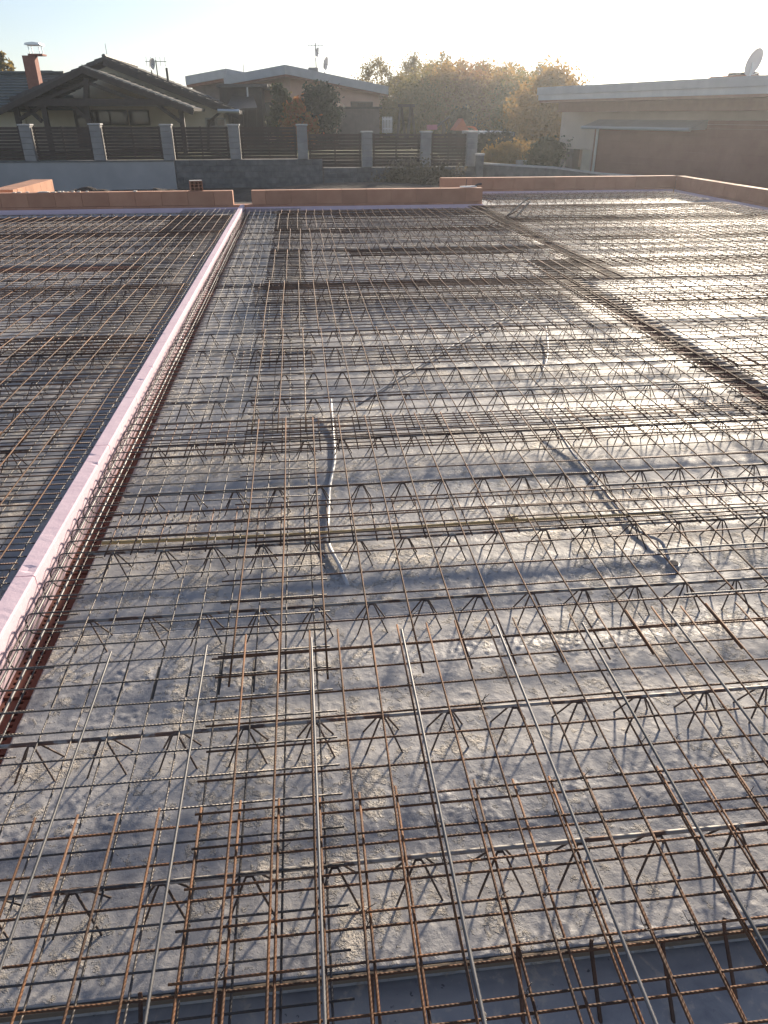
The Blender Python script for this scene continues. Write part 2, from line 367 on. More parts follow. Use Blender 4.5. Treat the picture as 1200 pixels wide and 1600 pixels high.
# ------------------------------------------------------------------ hollow brick wall tops in the gaps
def hollow_brick(lx, ly, nx, ny, depth=.05):
    mb = MB(); tx = lx/(nx*1.9); ty = ly/(ny*2.1)
    cx, cy = lx/nx, ly/ny
    xs = [0]; ys = [0]
    for i in range(nx): xs += [cx*i+tx*.5, cx*(i+1)-tx*.5]
    for j in range(ny): ys += [cy*j+ty*.5, cy*(j+1)-ty*.5]
    xs.append(lx); ys.append(ly); v = {}
    def vid(i, j, z):
        if (i,j,z) not in v: v[(i,j,z)] = len(mb.v); mb.v.append((xs[i], ys[j], z))
        return v[(i,j,z)]
    for i in range(len(xs)-1):
        for j in range(len(ys)-1):
            if i % 2 == 1 and j % 2 == 1:
                q = [(i,j),(i+1,j),(i+1,j+1),(i,j+1)]
                mb.f.append(tuple(vid(*p, -depth) for p in q))
                for a in range(4): mb.f.append((vid(*q[a],0), vid(*q[(a+1)%4],0), vid(*q[(a+1)%4],-depth), vid(*q[a],-depth)))
            else: mb.f.append((vid(i,j,0), vid(i+1,j,0), vid(i+1,j+1,0), vid(i,j+1,0)))
    k = len(mb.v); mb.v += [(0,0,0),(lx,0,0),(lx,ly,0),(0,ly,0),(0,0,-.09),(lx,0,-.09),(lx,ly,-.09),(0,ly,-.09)]
    mb.f += [(k+a, k+b, k+b+4, k+a+4) for a, b in ((1,0),(2,1),(3,2),(0,3))]
    return mb.mesh('brick', M_brick, recalc=False)
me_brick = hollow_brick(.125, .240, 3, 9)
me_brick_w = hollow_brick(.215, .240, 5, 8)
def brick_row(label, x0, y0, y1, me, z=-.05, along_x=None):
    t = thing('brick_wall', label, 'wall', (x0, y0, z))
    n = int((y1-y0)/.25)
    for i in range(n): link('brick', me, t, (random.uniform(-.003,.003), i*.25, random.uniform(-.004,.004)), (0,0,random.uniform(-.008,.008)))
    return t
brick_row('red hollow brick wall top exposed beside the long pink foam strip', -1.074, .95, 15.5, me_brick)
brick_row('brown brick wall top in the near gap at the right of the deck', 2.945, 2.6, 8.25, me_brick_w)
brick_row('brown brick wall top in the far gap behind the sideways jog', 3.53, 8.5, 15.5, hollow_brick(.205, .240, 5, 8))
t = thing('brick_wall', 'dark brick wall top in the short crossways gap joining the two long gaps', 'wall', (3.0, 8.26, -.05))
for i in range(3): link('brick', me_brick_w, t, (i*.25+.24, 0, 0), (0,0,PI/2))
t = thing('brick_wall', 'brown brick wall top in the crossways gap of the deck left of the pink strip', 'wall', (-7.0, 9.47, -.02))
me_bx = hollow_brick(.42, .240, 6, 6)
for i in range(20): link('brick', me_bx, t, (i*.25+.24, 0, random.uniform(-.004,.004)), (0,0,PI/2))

# ------------------------------------------------------------------ pink foam strip, board by board
jy = [.55, 1.19, 2.42, 3.67, 4.42, 5.67, 6.92, 8.17, 9.42, 10.67, 11.92, 13.17, 14.42, 15.54]
names = ['nearest, cut off by the picture edge', 'second from the front', 'third from the front', 'short one fourth from the front', 'fifth from the front']
for i in range(1, len(jy)-1):
    y0, y1 = jy[i]+.003, jy[i+1]-.003; L = y1-y0
    ys = np.linspace(0, L, int(L/.02)+2); w = STRIP_R-STRIP_L
    prof = [(0,-.18),(w,-.18),(w,.0),(w,.06),(w,STRIP_T-.006),(w-.006,STRIP_T),(w*.5,STRIP_T),(.006,STRIP_T),(0,STRIP_T-.006),(0,.0)]
    mb = MB(); n = len(prof)
    for y in ys:
        jx = (nrand(np.array([y0+y]), np.array([0.]), .5, 31)[0]-.5)*.006
        for (a, z) in prof:
            e = (random.random()-.5)*.0009 if z > 0 else 0
            if z >= STRIP_T-.007 and random.random() < .006: e -= .004
            mb.v.append((a+jx+e*.5, y, z+e))
    for k in range(len(ys)-1):
        for j in range(n): a = k*n+j; b = k*n+(j+1) % n; mb.f.append((a, b, b+n, a+n))
    mb.f.append(tuple(range(n-1,-1,-1))); mb.f.append(tuple((len(ys)-1)*n+j for j in range(n)))
    lab = names[i-1] if i-1 < 5 else ('last one, touching the brick parapet' if i == len(jy)-2 else f'{["sixth","seventh","eighth","ninth","tenth","eleventh"][i-6]} from the front')
    tag(mb.build('foam_board', M_foam, None, (STRIP_L, y0, 0)), f'pink foam board of the long strip, {lab}', 'foam board', 'pink foam boards of the long strip')

# ------------------------------------------------------------------ lattice girders
PITCH = .2
_zig = {}
def zig_mesh(k, side):
    if (k, side) not in _zig:
        pts = []
        for i in range(k):
            x = i*PITCH
            pts += [(x-.060, side*.050, -.116), (x-.014, side*.013, -.014), (x-.007, side*.006, -.003), (x+.007, side*.006, -.003), (x+.014, side*.013, -.014), (x+.060, side*.050, -.116)]
        _zig[(k, side)] = MB().tube(pts, .0031, 6).mesh('zigzag_bar', M_brace, smooth=True, recalc=False)
    return _zig[(k, side)]
ORD = ['first','second','third','fourth','fifth','sixth','seventh','eighth','ninth','tenth','eleventh','twelfth','thirteenth','fourteenth','fifteenth','sixteenth','seventeenth','eighteenth','nineteenth','twentieth','twenty-first','twenty-second','twenty-third','twenty-fourth','twenty-fifth','twenty-sixth','twenty-seventh','twenty-eighth','twenty-ninth','thirtieth','thirty-first','thirty-second','thirty-third']
def girder(y, x0, x1, label, group):
    k0 = math.ceil((x0+.12)/PITCH); k1 = math.floor((x1-.12)/PITCH); k = k1-k0+1
    off = random.uniform(-.05,.05) if y > 1.2 else 0.0
    t = thing('lattice_girder', label, 'girder', (k0*PITCH+off, y, .1), random.uniform(-.0025,.0025), group)
    L = (k-1)*PITCH+.22
    link('top_chord', bar_mesh(L, (.006), M_girder, 8, 'top_chord'), t, (-.11,0,0))
    for s in (-1, 1): link('zigzag_bar', zig_mesh(k, s), t)
def xlim(y):
    h = ray(1200+150, 700); dd = math.hypot(y*math.cos(CAM_YAW), 0)
    return -1.1-.47*y, 1.1+.72*y
for i, y in enumerate(ROWS):
    r = xlim(y)[1]
    e = 2.95 if y < 8.25 else 3.55
    girder(y, SLAB_L-.09, min(e, max(1.4, r)), f'lattice girder of the middle deck, {ORD[i]} row from the front slab edge', 'lattice girders in the middle of the deck')
    if y > 1.7 and not 9.4 < y < 9.95: girder(y+.03, max(-7.3, xlim(y)[0]-.6), -1.36, f'lattice girder left of the pink strip, level with the {ORD[i]} middle row', 'lattice girders left of the pink strip')
    x0 = 3.17 if y < 8.25 else 3.74
    if r > x0+.4: girder(y-.04, x0, min(8.5, r+.3), f'lattice girder right of the dark gap, level with the {ORD[i]} middle row', 'lattice girders right of the dark gap')
for i, y in enumerate(FAR_ROWS): girder(y, 3.8, 8.5, f'lattice girder in the rear bay, {ORD[len(FAR_ROWS)-1-i]} row from the rear parapet', 'lattice girders in the rear bay')

# ------------------------------------------------------------------ welded meshes
def tie_mesh(k):
    g = random.Random(k); R_ = .0072; pts = []
    for i in range(15): a = i/14*2.3*PI; pts.append((R_*math.cos(a)+.0012*i*.2, R_*math.sin(a)*.9, .0005+.0035*math.sin(a*.5+k)+g.uniform(-.001,.001)))
    e = pts[-1]; pts += [(e[0]+.006, e[1]+.004, e[2]+.007), (e[0]+.016+g.uniform(-.006,.006), e[1]+.006, e[2]+.011+g.uniform(0,.008))]
    return MB().tube(pts, .0011, 4).mesh('tie_wire', M_grey, smooth=True, recalc=False)
TIES = [tie_mesh(k) for k in range(4)]
def mesh_sheet(x0, x1, y0, y1, px, py, ox, oy, z, m, label, group, r=.0034, long_over=True, jit=.003, mlong=None, ties=0):
    t = thing('rebar_mesh', label, 'steel mesh', (x0, y0, z), random.uniform(-.0015,.0015), group); n = 0
    zr, zl = (0, .0072) if long_over else (.0072, 0)
    y = y0+oy
    while y < y1-.004:
        if seen((x0,y,z), (x1,y,z)):
            link('cross_wire', bar_mesh(x1-x0, r, m, 6, 'cross_wire'), t, (random.uniform(-.008,.008), y-y0+random.uniform(-jit,jit), zr+random.uniform(0,.0015)), (0,0,random.uniform(-.0012,.0012))); n += 1
        y += py
    x = x0+ox
    while x < x1-.004:
        if seen((x,y0,z), (x,y1,z)):
            link('long_wire', bar_mesh(y1-y0, r, mlong or m, 6, 'long_wire'), t, (x-x0+random.uniform(-jit,jit), random.uniform(-.008,.008), zl+random.uniform(0,.0015)), (0,0,PI/2+random.uniform(-.002,.002))); n += 1
        x += px
    if ties and n:
        for i in range(ties):
            x = ox+px*random.randrange(max(1, int((x1-x0-ox)/px))); y = oy+py*random.randrange(max(1, int((y1-y0-oy)/py)))
            if seen((x0+x,y0+y,z), (x0+x,y0+y,z), 1, 0): link('tie_wire', random.choice(TIES), t, (x,y,.004), (0,0,random.choice((0,PI/2))+random.uniform(-.2,.2)))
    if n == 0: bpy.data.objects.remove(t)
    return t
GM = 'rusty welded steel meshes lying on the girders'
mesh_sheet(-1.03, 1.6, -.35, 1.285, .1, .1, .099, .085, .126, M_rust, 'orange rusty steel mesh at the very front, its bar ends showing at the lower left', GM, r=.0033, ties=60)
mesh_sheet(-.335, 3.2, -.1, 1.945, .1, .1, .09, .055, .141, M_rust, 'rusty small-squared steel mesh over the front slab edge, its left end on grey mesh', GM, r=.0032, ties=110)
mesh_sheet(-.36, 2.9, 1.72, 3.95, .15, .15, .071, .15, .123, M_rust_dark, 'rusty steel mesh with wide squares just behind the loose bright bars', GM, mlong=M_rust, ties=60)
mesh_sheet(-.36, 2.92, 3.73, 5.95, .15, .15, .03, .01, .126, M_rust_dark, 'rusty wide steel mesh in the middle distance, second wide one from the front', GM, mlong=M_rust)
mesh_sheet(-.9, 2.6, 2.56, 2.92, .1, .1, .05, .03, .113, M_rust_dark, 'narrow dark splice mesh crossing under the wide mesh beside the yellow pipe', GM, long_over=False)
mesh_sheet(-.9, 2.9, 3.50, 3.98, .1, .075, .04, .0, .113, M_rust_dark, 'narrow rusty splice mesh crossing where the near wide mesh ends, at the grey conduit top', GM, long_over=False)
mesh_sheet(-.5, 2.9, 4.95, 5.40, .1, .075, .03, .0, .113, M_rust_dark, 'narrow rusty splice mesh band just past the end of the grey conduit', GM, long_over=False)
mesh_sheet(-.5, 2.9, 6.85, 7.75, .1, .075, .04, .0, .113, M_rust_dark, 'broad brown splice mesh band in front of the crossways jog of the gap', GM, long_over=False)
y = 5.73; ks = ['third','fourth','fifth','sixth','seventh']
for i, k in enumerate(ks):
    y1 = min(y+2.22, 14.55)
    if y1 < y+.6: break
    mesh_sheet(-.40, 2.94 if y < 7 else 3.54, y, y1, .15, .1, .05+.02*(i % 3), .02, .122+.004*(i % 2), M_rust_dark, f'rusty wide steel mesh in the middle bay, {k} wide one from the front', GM, mlong=M_rust, r=.004)
    mesh_sheet(.6 if i % 2 else -.5, 3.5 if y > 8 else 2.9, y1-.5, y1-.05, .1, .09, .05, .0, .113, M_rust_dark, f'narrow brown splice mesh under the rear edge of the {k} wide mesh', GM, long_over=False)
    y += 2.0
y = 2.6; i = 0
while y < 14.5:
    y1 = min(y+2.22, 15.6)
    x0 = 3.18 if y < 8 else 3.75
    mesh_sheet(x0-.55, 8.5, y, y1, .15, .1, .05, .02, .122+.004*(i % 2), M_rust_dark, f'rusty steel mesh right of the dark gap, {ORD[i]} sheet from the front', 'steel meshes right of the dark gap', mlong=M_rust, r=.004)
    mesh_sheet(x0-.45, 8.5, y1-.42, y1+.1, .1, .085, .05, .0, .113, M_rust_dark, f'narrow splice mesh right of the dark gap, {ORD[i]} one from the front', 'splice meshes right of the dark gap', long_over=False)
    y += 2.0; i += 1
mesh_sheet(3.8, 8.5, 15.4, 17.3, .15, .12, .05, .02, .122, M_rust_dark, 'rusty steel mesh in the rear bay along the rear brick parapet', 'steel meshes right of the dark gap', mlong=M_rust)
y = 1.7; i = 0
while y < 13.7:
    y1 = min(y+2.22, 14.5)
    mesh_sheet(-7.0, -1.18, y, y1, .15, .1, .05+.01*i, .03, .122+.004*(i % 2), M_rust_dark, f'rusty steel mesh left of the pink strip, {ORD[i]} sheet from the front', 'steel meshes left of the pink strip', mlong=M_rust, r=.0037)
    if i in (1,2,4,5): mesh_sheet(-7.0, -1.2, y1-.5, y1+.05, .1, .08, .05, .0, .113, M_rust_dark, f'narrow brown splice mesh left of the strip behind the {ORD[i]} sheet', 'splice meshes left of the pink strip', long_over=False)
    y += 2.0; i += 1

# grey edge meshes bent into hairpins along both sides of the pink strip
def hairpin_mesh(L, s):
    pts = [(s*.14, 0, -.085), (s*.03, 0, -.086)]
    for a in (-60, -20, 20, 60, 80): pts.append((s*(.03-.03*math.cos(math.radians(a))*1.0), 0, -.045+.045*math.sin(math.radians(a))))
    pts += [(s*.045, 0, 0), (s*L, 0, 0)]
    return MB().tube(pts, .0029, 6).mesh('hairpin_wire', M_grey, smooth=True, recalc=False)
hp_r, hp_l = hairpin_mesh(1.075, 1), hairpin_mesh(1.0, -1)
def edge_sheet(y0, y1, side, label, group):
    x = -1.048 if side > 0 else -1.165
    t = thing('edge_mesh', label, 'steel mesh', (x, y0, .112), 0, group)
    n = int(round((y1-y0)/.1))
    for i in range(n):
        p = (random.uniform(-.005,.005), .05+i*.1+random.uniform(-.004,.004), random.uniform(-.001,.001))
        if side > 0: link('hairpin_wire', hp_r, t, p, (random.uniform(-.03,.03),0,random.uniform(-.004,.004)))
        elif y0+i*.1 > 1.9: link('cross_wire', bar_mesh(1.0, .0029, M_grey, 6, 'cross_wire'), t, p, (0,0,PI+random.uniform(-.004,.004)))
    for k in range(10 if side > 0 else 9):
        xx = (.125+.1*k)*side if side > 0 else -(.03+.1*k)
        link('long_wire', bar_mesh(y1-y0+.15, .0029, M_grey, 6, 'long_wire'), t, (xx+random.uniform(-.003,.003), -.03, -.0075), (0,0,PI/2+random.uniform(-.002,.002)))
    if side > 0:
        for z in (-.03, -.083): link('long_wire', bar_mesh(y1-y0+.15, .0029, M_grey, 6, 'long_wire'), t, (.012, -.03, z), (0,0,PI/2))
y = -.45; i = 0
while y < 14.9:
    y1 = min(y+2.2, 15.0)
    edge_sheet(y, y1, 1, f'grey hairpin edge mesh right of the pink strip, {ORD[i]} from the front', 'grey hairpin edge meshes right of the strip')
    if i: edge_sheet(y, y1, -1, f'grey edge mesh at the left side of the pink strip, {ORD[i-1]} from the front', 'grey edge meshes left of the strip')
    y += 2.2; i += 1

# ------------------------------------------------------------------ loose bars
GS = 'loose bright reinforcing bars laid front to back'
for (x, y1, lab, a) in ((-.672,1.892,'leftmost of the long loose bars, over the grey mesh',-.006),(-.372,1.891,'second from the left, at the edge where grey and rusty mesh meet',.001),
        (-.036,1.893,'third from the left, running straight down the picture',.002),(.263,1.904,'fourth from the left, thicker and shinier than its neighbours',.002),
        (.583,1.893,'fifth from the left, ending at the lower right corner area',.002),(.872,1.871,'second from the right, leaving at the right picture edge',-.002),(1.188,1.908,'rightmost, only its far end in view',.0)):
    r = .0043 if abs(x-.263) < .01 or x > .5 else .0037
    o = link('rebar', ribbed_mesh(2.4, r, M_silver), None, (x, y1, .161), (0,0,-PI/2+a))
    tag(o, f'loose bright bar, {lab}', 'steel bar', GS)
GX = 'loose bars laid sideways at the right'
for i, (x, y) in enumerate(((1.365,3.799),(1.36,3.469),(1.345,3.159),(1.349,2.888),(1.342,2.611),(1.337,2.312),(1.301,2.01))):
    o = link('rebar', ribbed_mesh(1.9, .0038, M_rust_dark if i < 3 else M_silver), None, (x, y, .148), (0,0,random.uniform(-.004,.004)))
    tag(o, f'loose sideways bar starting by the slanting grey conduit, {ORD[6-i]} from the front', 'steel bar', GX)
GE = 'long bars inside the hairpins by the pink strip'
for k, (x, z) in enumerate(((-1.02,.085),(-.985,.05),(-.955,.098))):
    y = [1.95, .0, .5][k]; 
    for j in range(2):
        o = link('rebar', ribbed_mesh(6.2, .0045, M_silver, .02), None, (x+.006*j, y+j*6.0-(2.2 if k == 0 else .6), z+.004*j), (0,0,PI/2+random.uniform(-.001,.001)))
        tag(o, f'{"near" if j == 0 else "far"} long bar inside the hairpins, {["next to the foam","in the middle","farthest from the foam"][k]}', 'steel bar', GE)
def smooth_path(pts, n=8):
    P = [Vector(p) for p in pts]; out = []
    for i in range(len(P)-1):
        a, b, c, d = P[max(i-1,0)], P[i], P[i+1], P[min(i+2,len(P)-1)]
        for k in range(n):
            t = k/n; out.append(.5*((2*b)+(c-a)*t+(2*a-5*b+4*c-d)*t*t+(3*b-a-3*c+d)*t**3))
    return out+[P[-1]]
def tube_thing(name, pts, r, m, label, cat, group=None, n=8, corr=0):
    sp = smooth_path(pts, 12 if corr else 8)
    rr = [r*(1+corr*(1 if i % 2 else -1)) for i in range(len(sp))] if corr else r
    return tag(MB().tube(sp, rr, n).build(name, m, smooth=True), label, cat, group)
tube_thing('conduit', [(.135,4.45,.055),(.128,4.03,.014),(.118,3.62,.012),(.077,3.27,.012),(.059,3.0,.012),(.048,2.74,.012),(.086,2.55,.012),(.115,2.42,-.01)], .009, M_conduit_w, 'wavy grey conduit lying on the concrete in the middle of the deck', 'conduit', corr=.05)
tube_thing('conduit', [(1.446,3.965,.06),(1.434,3.715,.03),(1.434,3.446,.012),(1.438,3.13,.01),(1.434,2.763,.01),(1.462,2.643,.014),(1.495,2.566,.022),(1.485,2.46,.0)], .0075, M_conduit, 'straight grey conduit slanting to the right with its near end bent down', 'conduit', corr=.05)
tube_thing('conduit', [(2.066,6.066,.05),(1.904,5.493,.03),(1.757,5.087,.03),(1.60,4.775,.0)], .008, M_conduit_w, 'short pale conduit far right of the middle, sunlit', 'conduit')
tube_thing('conduit', [(2.406,7.44,.05),(1.919,6.638,.03),(1.422,6.033,.02),(.985,5.421,.02),(.622,4.913,.015),(.316,4.485,.005)], .0085, M_conduit, 'long grey conduit running diagonally to the far right under the girders', 'conduit', corr=.05)
tube_thing('pipe', [(-.9,2.716,.085),(-.04,2.702,.082),(.86,2.712,.085),(1.6,2.705,.083)], .008, M_yellow, 'thin yellow pipe laid crossways through the girders', 'pipe')
# small blob of foam on the pipe, junction box below the conduit end
mb = MB(); bm = bmesh.new(); bmesh.ops.create_icosphere(bm, subdivisions=3, radius=.03)
for v in bm.verts: v.co *= 1+random.uniform(-.12,.12)*.6; v.co.z *= .6
me = bpy.data.meshes.new('foam_blob'); bm.to_mesh(me); bm.free(); me.materials.append(M_yellow)
tag(link('foam_blob', me, None, (.86,2.712,.095)), 'pale yellow foam lump on the thin yellow pipe', 'foam')
t = thing('junction_box', 'small round cable box in the concrete at the near end of the straight conduit', 'box', (1.48,2.41,.006))
bm = bmesh.new(); bmesh.ops.create_cone(bm, cap_ends=True, segments=20, radius1=.028, radius2=.027, depth=.02); me = bpy.data.meshes.new('body'); bm.to_mesh(me); bm.free(); link('body', me, t, (0,0,-.006), m=M_conduit)
bm = bmesh.new(); bmesh.ops.create_cone(bm, cap_ends=True, segments=20, radius1=.02, radius2=.02, depth=.004); me = bpy.data.meshes.new('lid'); bm.to_mesh(me); bm.free(); link('lid', me, t, (0,0,.0062), m=M_shed)
# bent starter bars sticking up at the far end of the gap
for i, pts in enumerate(([(3.35,12.9,-.02),(3.42,13.0,.06),(3.93,13.15,.42)], [(3.50,12.75,-.02),(3.56,12.85,.05),(3.98,13.2,.36)], [(3.2,12.95,-.02),(3.3,12.95,.05),(3.72,13.05,.22)])):
    tube_thing('starter_bar', pts, .011, M_silver if i < 2 else M_rust_dark, ['bent bar rising highest at the far end of the dark gap, bright tip','bent bar rising second highest at the far end of the dark gap','low bent rusty bar at the far end of the dark gap'][i], 'steel bar', 'bent bars rising from the gap', n=6)
# stirrups of the short starter bars over the front slab edge
GV = 'short upright bar ends at the front slab edge'
for i, (x, y, a) in enumerate(((-.255,.86,.1),(.065,.86,.25),(.395,.9,.3),(.56,.885,.2),(.72,.87,.3),(-.42,.88,-.1),(.88,.9,.3))):
    tube_thing('starter_bar', [(x-.02*a,y-.1,-.07),(x,y,.02),(x+.02*a,y+.02,.04)], .0048, M_rust_dark, f'short rusty upright bar at the front slab edge, {["third","fourth","fifth","sixth","seventh","second","eighth"][i]} from the left', 'steel bar', GV, n=6)

# ------------------------------------------------------------------ clay block parapets round the deck
def block_mesh(L, d, h): return MB().box(.0015, L-.0015, 0, d, .0015, h-.0015).mesh('block', M_block, bevel=.004)
_bk = {}
def parapet(label, p0, p1, d, courses, skips=(), bl=.5, side=1):
    p0, p1 = Vector((*p0,0)), Vector((*p1,0)); L = (p1-p0).length; rz = math.atan2((p1-p0).y, (p1-p0).x)
    t = thing('parapet', label, 'wall', p0, rz)
    z = -.07
    for ci, h in enumerate(courses):
        x = -(bl*.5 if ci % 2 else 0)
        while x < L-.01:
            a, b = max(x, 0), min(x+bl, L); cuts = [(a, b)]
            if ci == len(courses)-1:
                for s0, s1 in skips:
                    cuts = [q for (u, v) in cuts for q in ((u, min(v, s0)), (max(u, s1), v)) if q[1]-q[0] > .02]
            for u, v in cuts:
                key = (round(v-u,3), d, h)
                if key not in _bk: _bk[key] = block_mesh(v-u, d, h)
                link('block', _bk[key], t, (u, random.uniform(-.002,.002), z+random.uniform(-.001,.001)))
            x += bl
        z += h
    return t
PT = .372
p1 = parapet('low brick parapet at the back left, with a square notch near its right end', (-7.4,15.62), (3.70,15.62), .2, (.186,.256), skips=((7.4-1.285,7.4-.925),))
parapet('low brick parapet across the rear right bay, farther back than the notched one', (3.32,18.3), (9.08,18.3), .2, (.186,.256))
parapet('low brick parapet running toward the viewer along the right side of the deck', (9.08,18.3), (9.08,6.0), .2, (.186,.256))
parapet('brick parapet piece turned end on behind the left parapet, its side sunlit', (-6.1,16.4), (-6.1,19.1), -.45, (.186,.256))
mb = MB()
for i in range(26):
    x = random.uniform(1.9, 3.3) if i < 20 else random.uniform(0, 5.8); mb.box(x, x+random.uniform(.03,.08), .05+random.uniform(0,.05), .13, .001, random.uniform(.008,.02))
o = mb.build('sunlit_web_dab', M_mortar_lit_web, p1, (0,0,PT)); o['kind'] = 'stuff'  # pale dabs put the sunlight on the block webs into colour
# lilac-pink foam edging at the foot of the parapets
def edging(label, x0, x1, y0, y1, z1=.055):
    tag(MB().box(x0, x1, y0, y1, -.06, z1).build('foam_edging', M_foam, bevel=.004), label, 'foam strip', 'foam edgings at the foot of the parapets')
edging('low foam edging at the foot of the notched parapet, left of the pink strip', -7.3, -1.16, 15.565, 15.612, .075)
edging('low foam edging at the foot of the notched parapet, right of the pink strip', -1.06, 3.72, 15.565, 15.612, .075)
edging('low foam edging at the foot of the rear right parapet', 3.74, 9.02, 18.24, 18.288, .075)
edging('low foam edging along the right side parapet', 9.025, 9.07, 6.0, 18.2, .075)
# broken hollow block on the parapet
t = thing('broken_block', 'small broken hollow block lying on the left parapet', 'block', (-1.98,15.72,PT), .25)
mb = MB()
for z in (0,.055,.11,.165): mb.box(-.12,.12,-.06,.06,z,z+.012)
for x in (-.12,-.045,.035,.105): mb.box(x,x+.015,-.0595,.0595,.011,.166)
mb.build('shell', M_block, t); MB().box(-.115,.115,.03,.05,.012,.165).build('rear_web', M_block_joint, t)
MB().box(-.118,.118,-.055,.055,.1785,.186).build('mortar_cap', M_mortar_lit_web, t)
t = thing('trowel_board', 'white plastering board with a dark trowel on the end of the middle parapet', 'tool', (3.42,15.72,PT))
bm = bmesh.new(); bmesh.ops.create_cone(bm, cap_ends=True, segments=24, radius1=.16, radius2=.16, depth=.02); bmesh.ops.scale(bm, vec=(1.1,.45,1), verts=bm.verts); me = bpy.data.meshes.new('board'); bm.to_mesh(me); bm.free(); link('board', me, t, (0,0,.02), m=M_white)
MB().tube([(.14,0,.03),(.2,0,.06),(.27,0,.065)], .02, 8).build('handle', M_plastic_dark, t); MB().tube([(-.05,0,.03),(-.04,0,.16)], .006, 6).build('rod', M_plastic_dark, t)
MB().prism([(.05,-.05,.032),(.15,-.02,.032),(.15,.02,.032),(.05,.05,.032)], (0,0,.004)).build('blade', M_metal, t)
tag(MB().box(3.66,3.76,15.52,15.60,-.0,.035).build('foam_scrap', M_white, bevel=.006), 'small white foam scrap at the foot of the middle parapet end', 'foam')

# ------------------------------------------------------------------ ground outside
def gz(X, Y):
    t = np.clip((Y-30.25)/1.6, 0, 1); t = t*t*(3-2*t)
    mk = np.clip((X-6.3)/1.8, 0, 1)*(1-np.clip((Y-42)/8, 0, 1)); t = t*(1-mk*.8)
    return -.74+t*.9+(nrand(X, Y, .5, 41)-.5)*.12+np.clip(Y-60,0,9e9)*.004
gx = np.concatenate([-np.geomspace(14, 1500, 26)[::-1], np.linspace(-13, 20, 67), np.geomspace(21, 1500, 26)])
gy = np.concatenate([np.linspace(-40, -2, 10), np.linspace(-1, 34, 71), np.geomspace(35, 2200, 40)])
tag(link('ground', grid_mesh('ground', gx, gy, gz, M_ground)), kind='structure')
def gz2(X, Y): return gz(X, Y)+.012
tag(link('lawn', grid_mesh('lawn', np.concatenate([np.linspace(-60,30,46)]), np.linspace(30.6, 120, 46), lambda X, Y: gz(X, Y)+.03, M_grass)), kind='structure')
def mound(px, py, Y, w, h, label):
    c = at(px, py, Y); top = c.z; base = -.8
    def zf(X, Y_): 
        r = np.sqrt(((X-c.x)/(w))**2+((Y_-Y)/(w*.6))**2); return base+(top-base)*np.clip(1-r*r,0,1)**.7*(.92+.12*nrand(X, Y_, 5, 51))-.02
    tag(link('soil_mound', grid_mesh('soil_mound', np.linspace(c.x-w,c.x+w,40), np.linspace(Y-w*.6,Y+w*.6,30), zf, M_soil)), label, 'soil heap', 'dark soil heaps behind the parapet')
mound(135, 291, 20.5, 1.5, .4, 'dark soil heap behind the left parapet, the left of two')
mound(250, 292.5, 20.5, 1.4, .4, 'dark soil heap behind the left parapet near the broken block')
mound(560, 285, 26.5, 4.5, .4, 'long low soil bank at the foot of the block wall')

# ------------------------------------------------------------------ vegetation builders
def leaves_mesh(name, pts, size, m, flat=.0):
    n = len(pts); a = RNG.normal(size=(n,3)); a /= np.linalg.norm(a, axis=1)[:,None]; b = RNG.normal(size=(n,3)); b -= a*(a*b).sum(1)[:,None]; b /= np.linalg.norm(b, axis=1)[:,None]
    s = size*RNG.uniform(.6,1.4,(n,1)); a = a*s; b = b*s*.6
    v = np.stack([pts-a, pts+b, pts+a, pts-b], 1).reshape(-1,3); f = np.arange(4*n).reshape(n,4)
    me = bpy.data.meshes.new(name); me.vertices.add(4*n); me.vertices.foreach_set('co', v.astype(np.float32).ravel())
    me.loops.add(4*n); me.loops.foreach_set('vertex_index', f.astype(np.int32).ravel()); me.polygons.add(n)
    me.polygons.foreach_set('loop_start', np.arange(0,4*n,4,dtype=np.int32)); me.polygons.foreach_set('loop_total', np.full(n,4,np.int32))
    me.update(calc_edges=True); me.materials.append(m); return me
def crown_pts(n, h0, h1, w, top=.35, clumps=40, spread=.16, seed=None):
    t = RNG.random(clumps); z = h0+(h1-h0)*t
    rad = w*np.minimum(1, .35+1.9*t)*np.sqrt(np.clip((1-t)/(1-top), .0, 1))+.05*w
    ang = RNG.uniform(0, 2*PI, clumps); r = rad*np.sqrt(RNG.random(clumps))
    cx = np.stack([r*np.cos(ang), r*np.sin(ang), z], 1); k = RNG.integers(0, clumps, n)
    sc = spread*w*RNG.uniform(.6,1.5,clumps)*(1-.4*t)
    return cx[k]+RNG.normal(size=(n,3))*sc[k][:,None]*np.array([1,1,1.15]), cx
def tree(name, px, base_z, top_py, Y, w, m, bark, label, cat, group, n=5000, size=.13, h0=.25, clumps=46, top=.35, spread=.2, trunk=.09):
    tip = at(px, top_py, Y); h = (tip.z-base_z)*1.06
    t = thing(name, label, cat, (tip.x, Y, base_z), 0, group)
    pts, cl = crown_pts(n, h*h0, h*.985, w, top, clumps, spread)
    link('crown', leaves_mesh('crown', pts, size, m), t)
    mb = MB(); mb.tube([(0,0,-.1),(.05*w,0,h*.35),(-.03*w,.02,h*.7),(0,0,h*.95)], [trunk,trunk*.75,trunk*.4,.012], 7)
    for c in cl[::3]:
        z = max(.1*h, c[2]-h*.16); mb.tube([(0,0,z),(c[0]*.5,c[1]*.5,(z+c[2])/2+.03*h),tuple(c)], [trunk*.4*(1-z/h)+.012,.02,.006], 5)
    mb.build('trunk', bark, t, smooth=True); return t

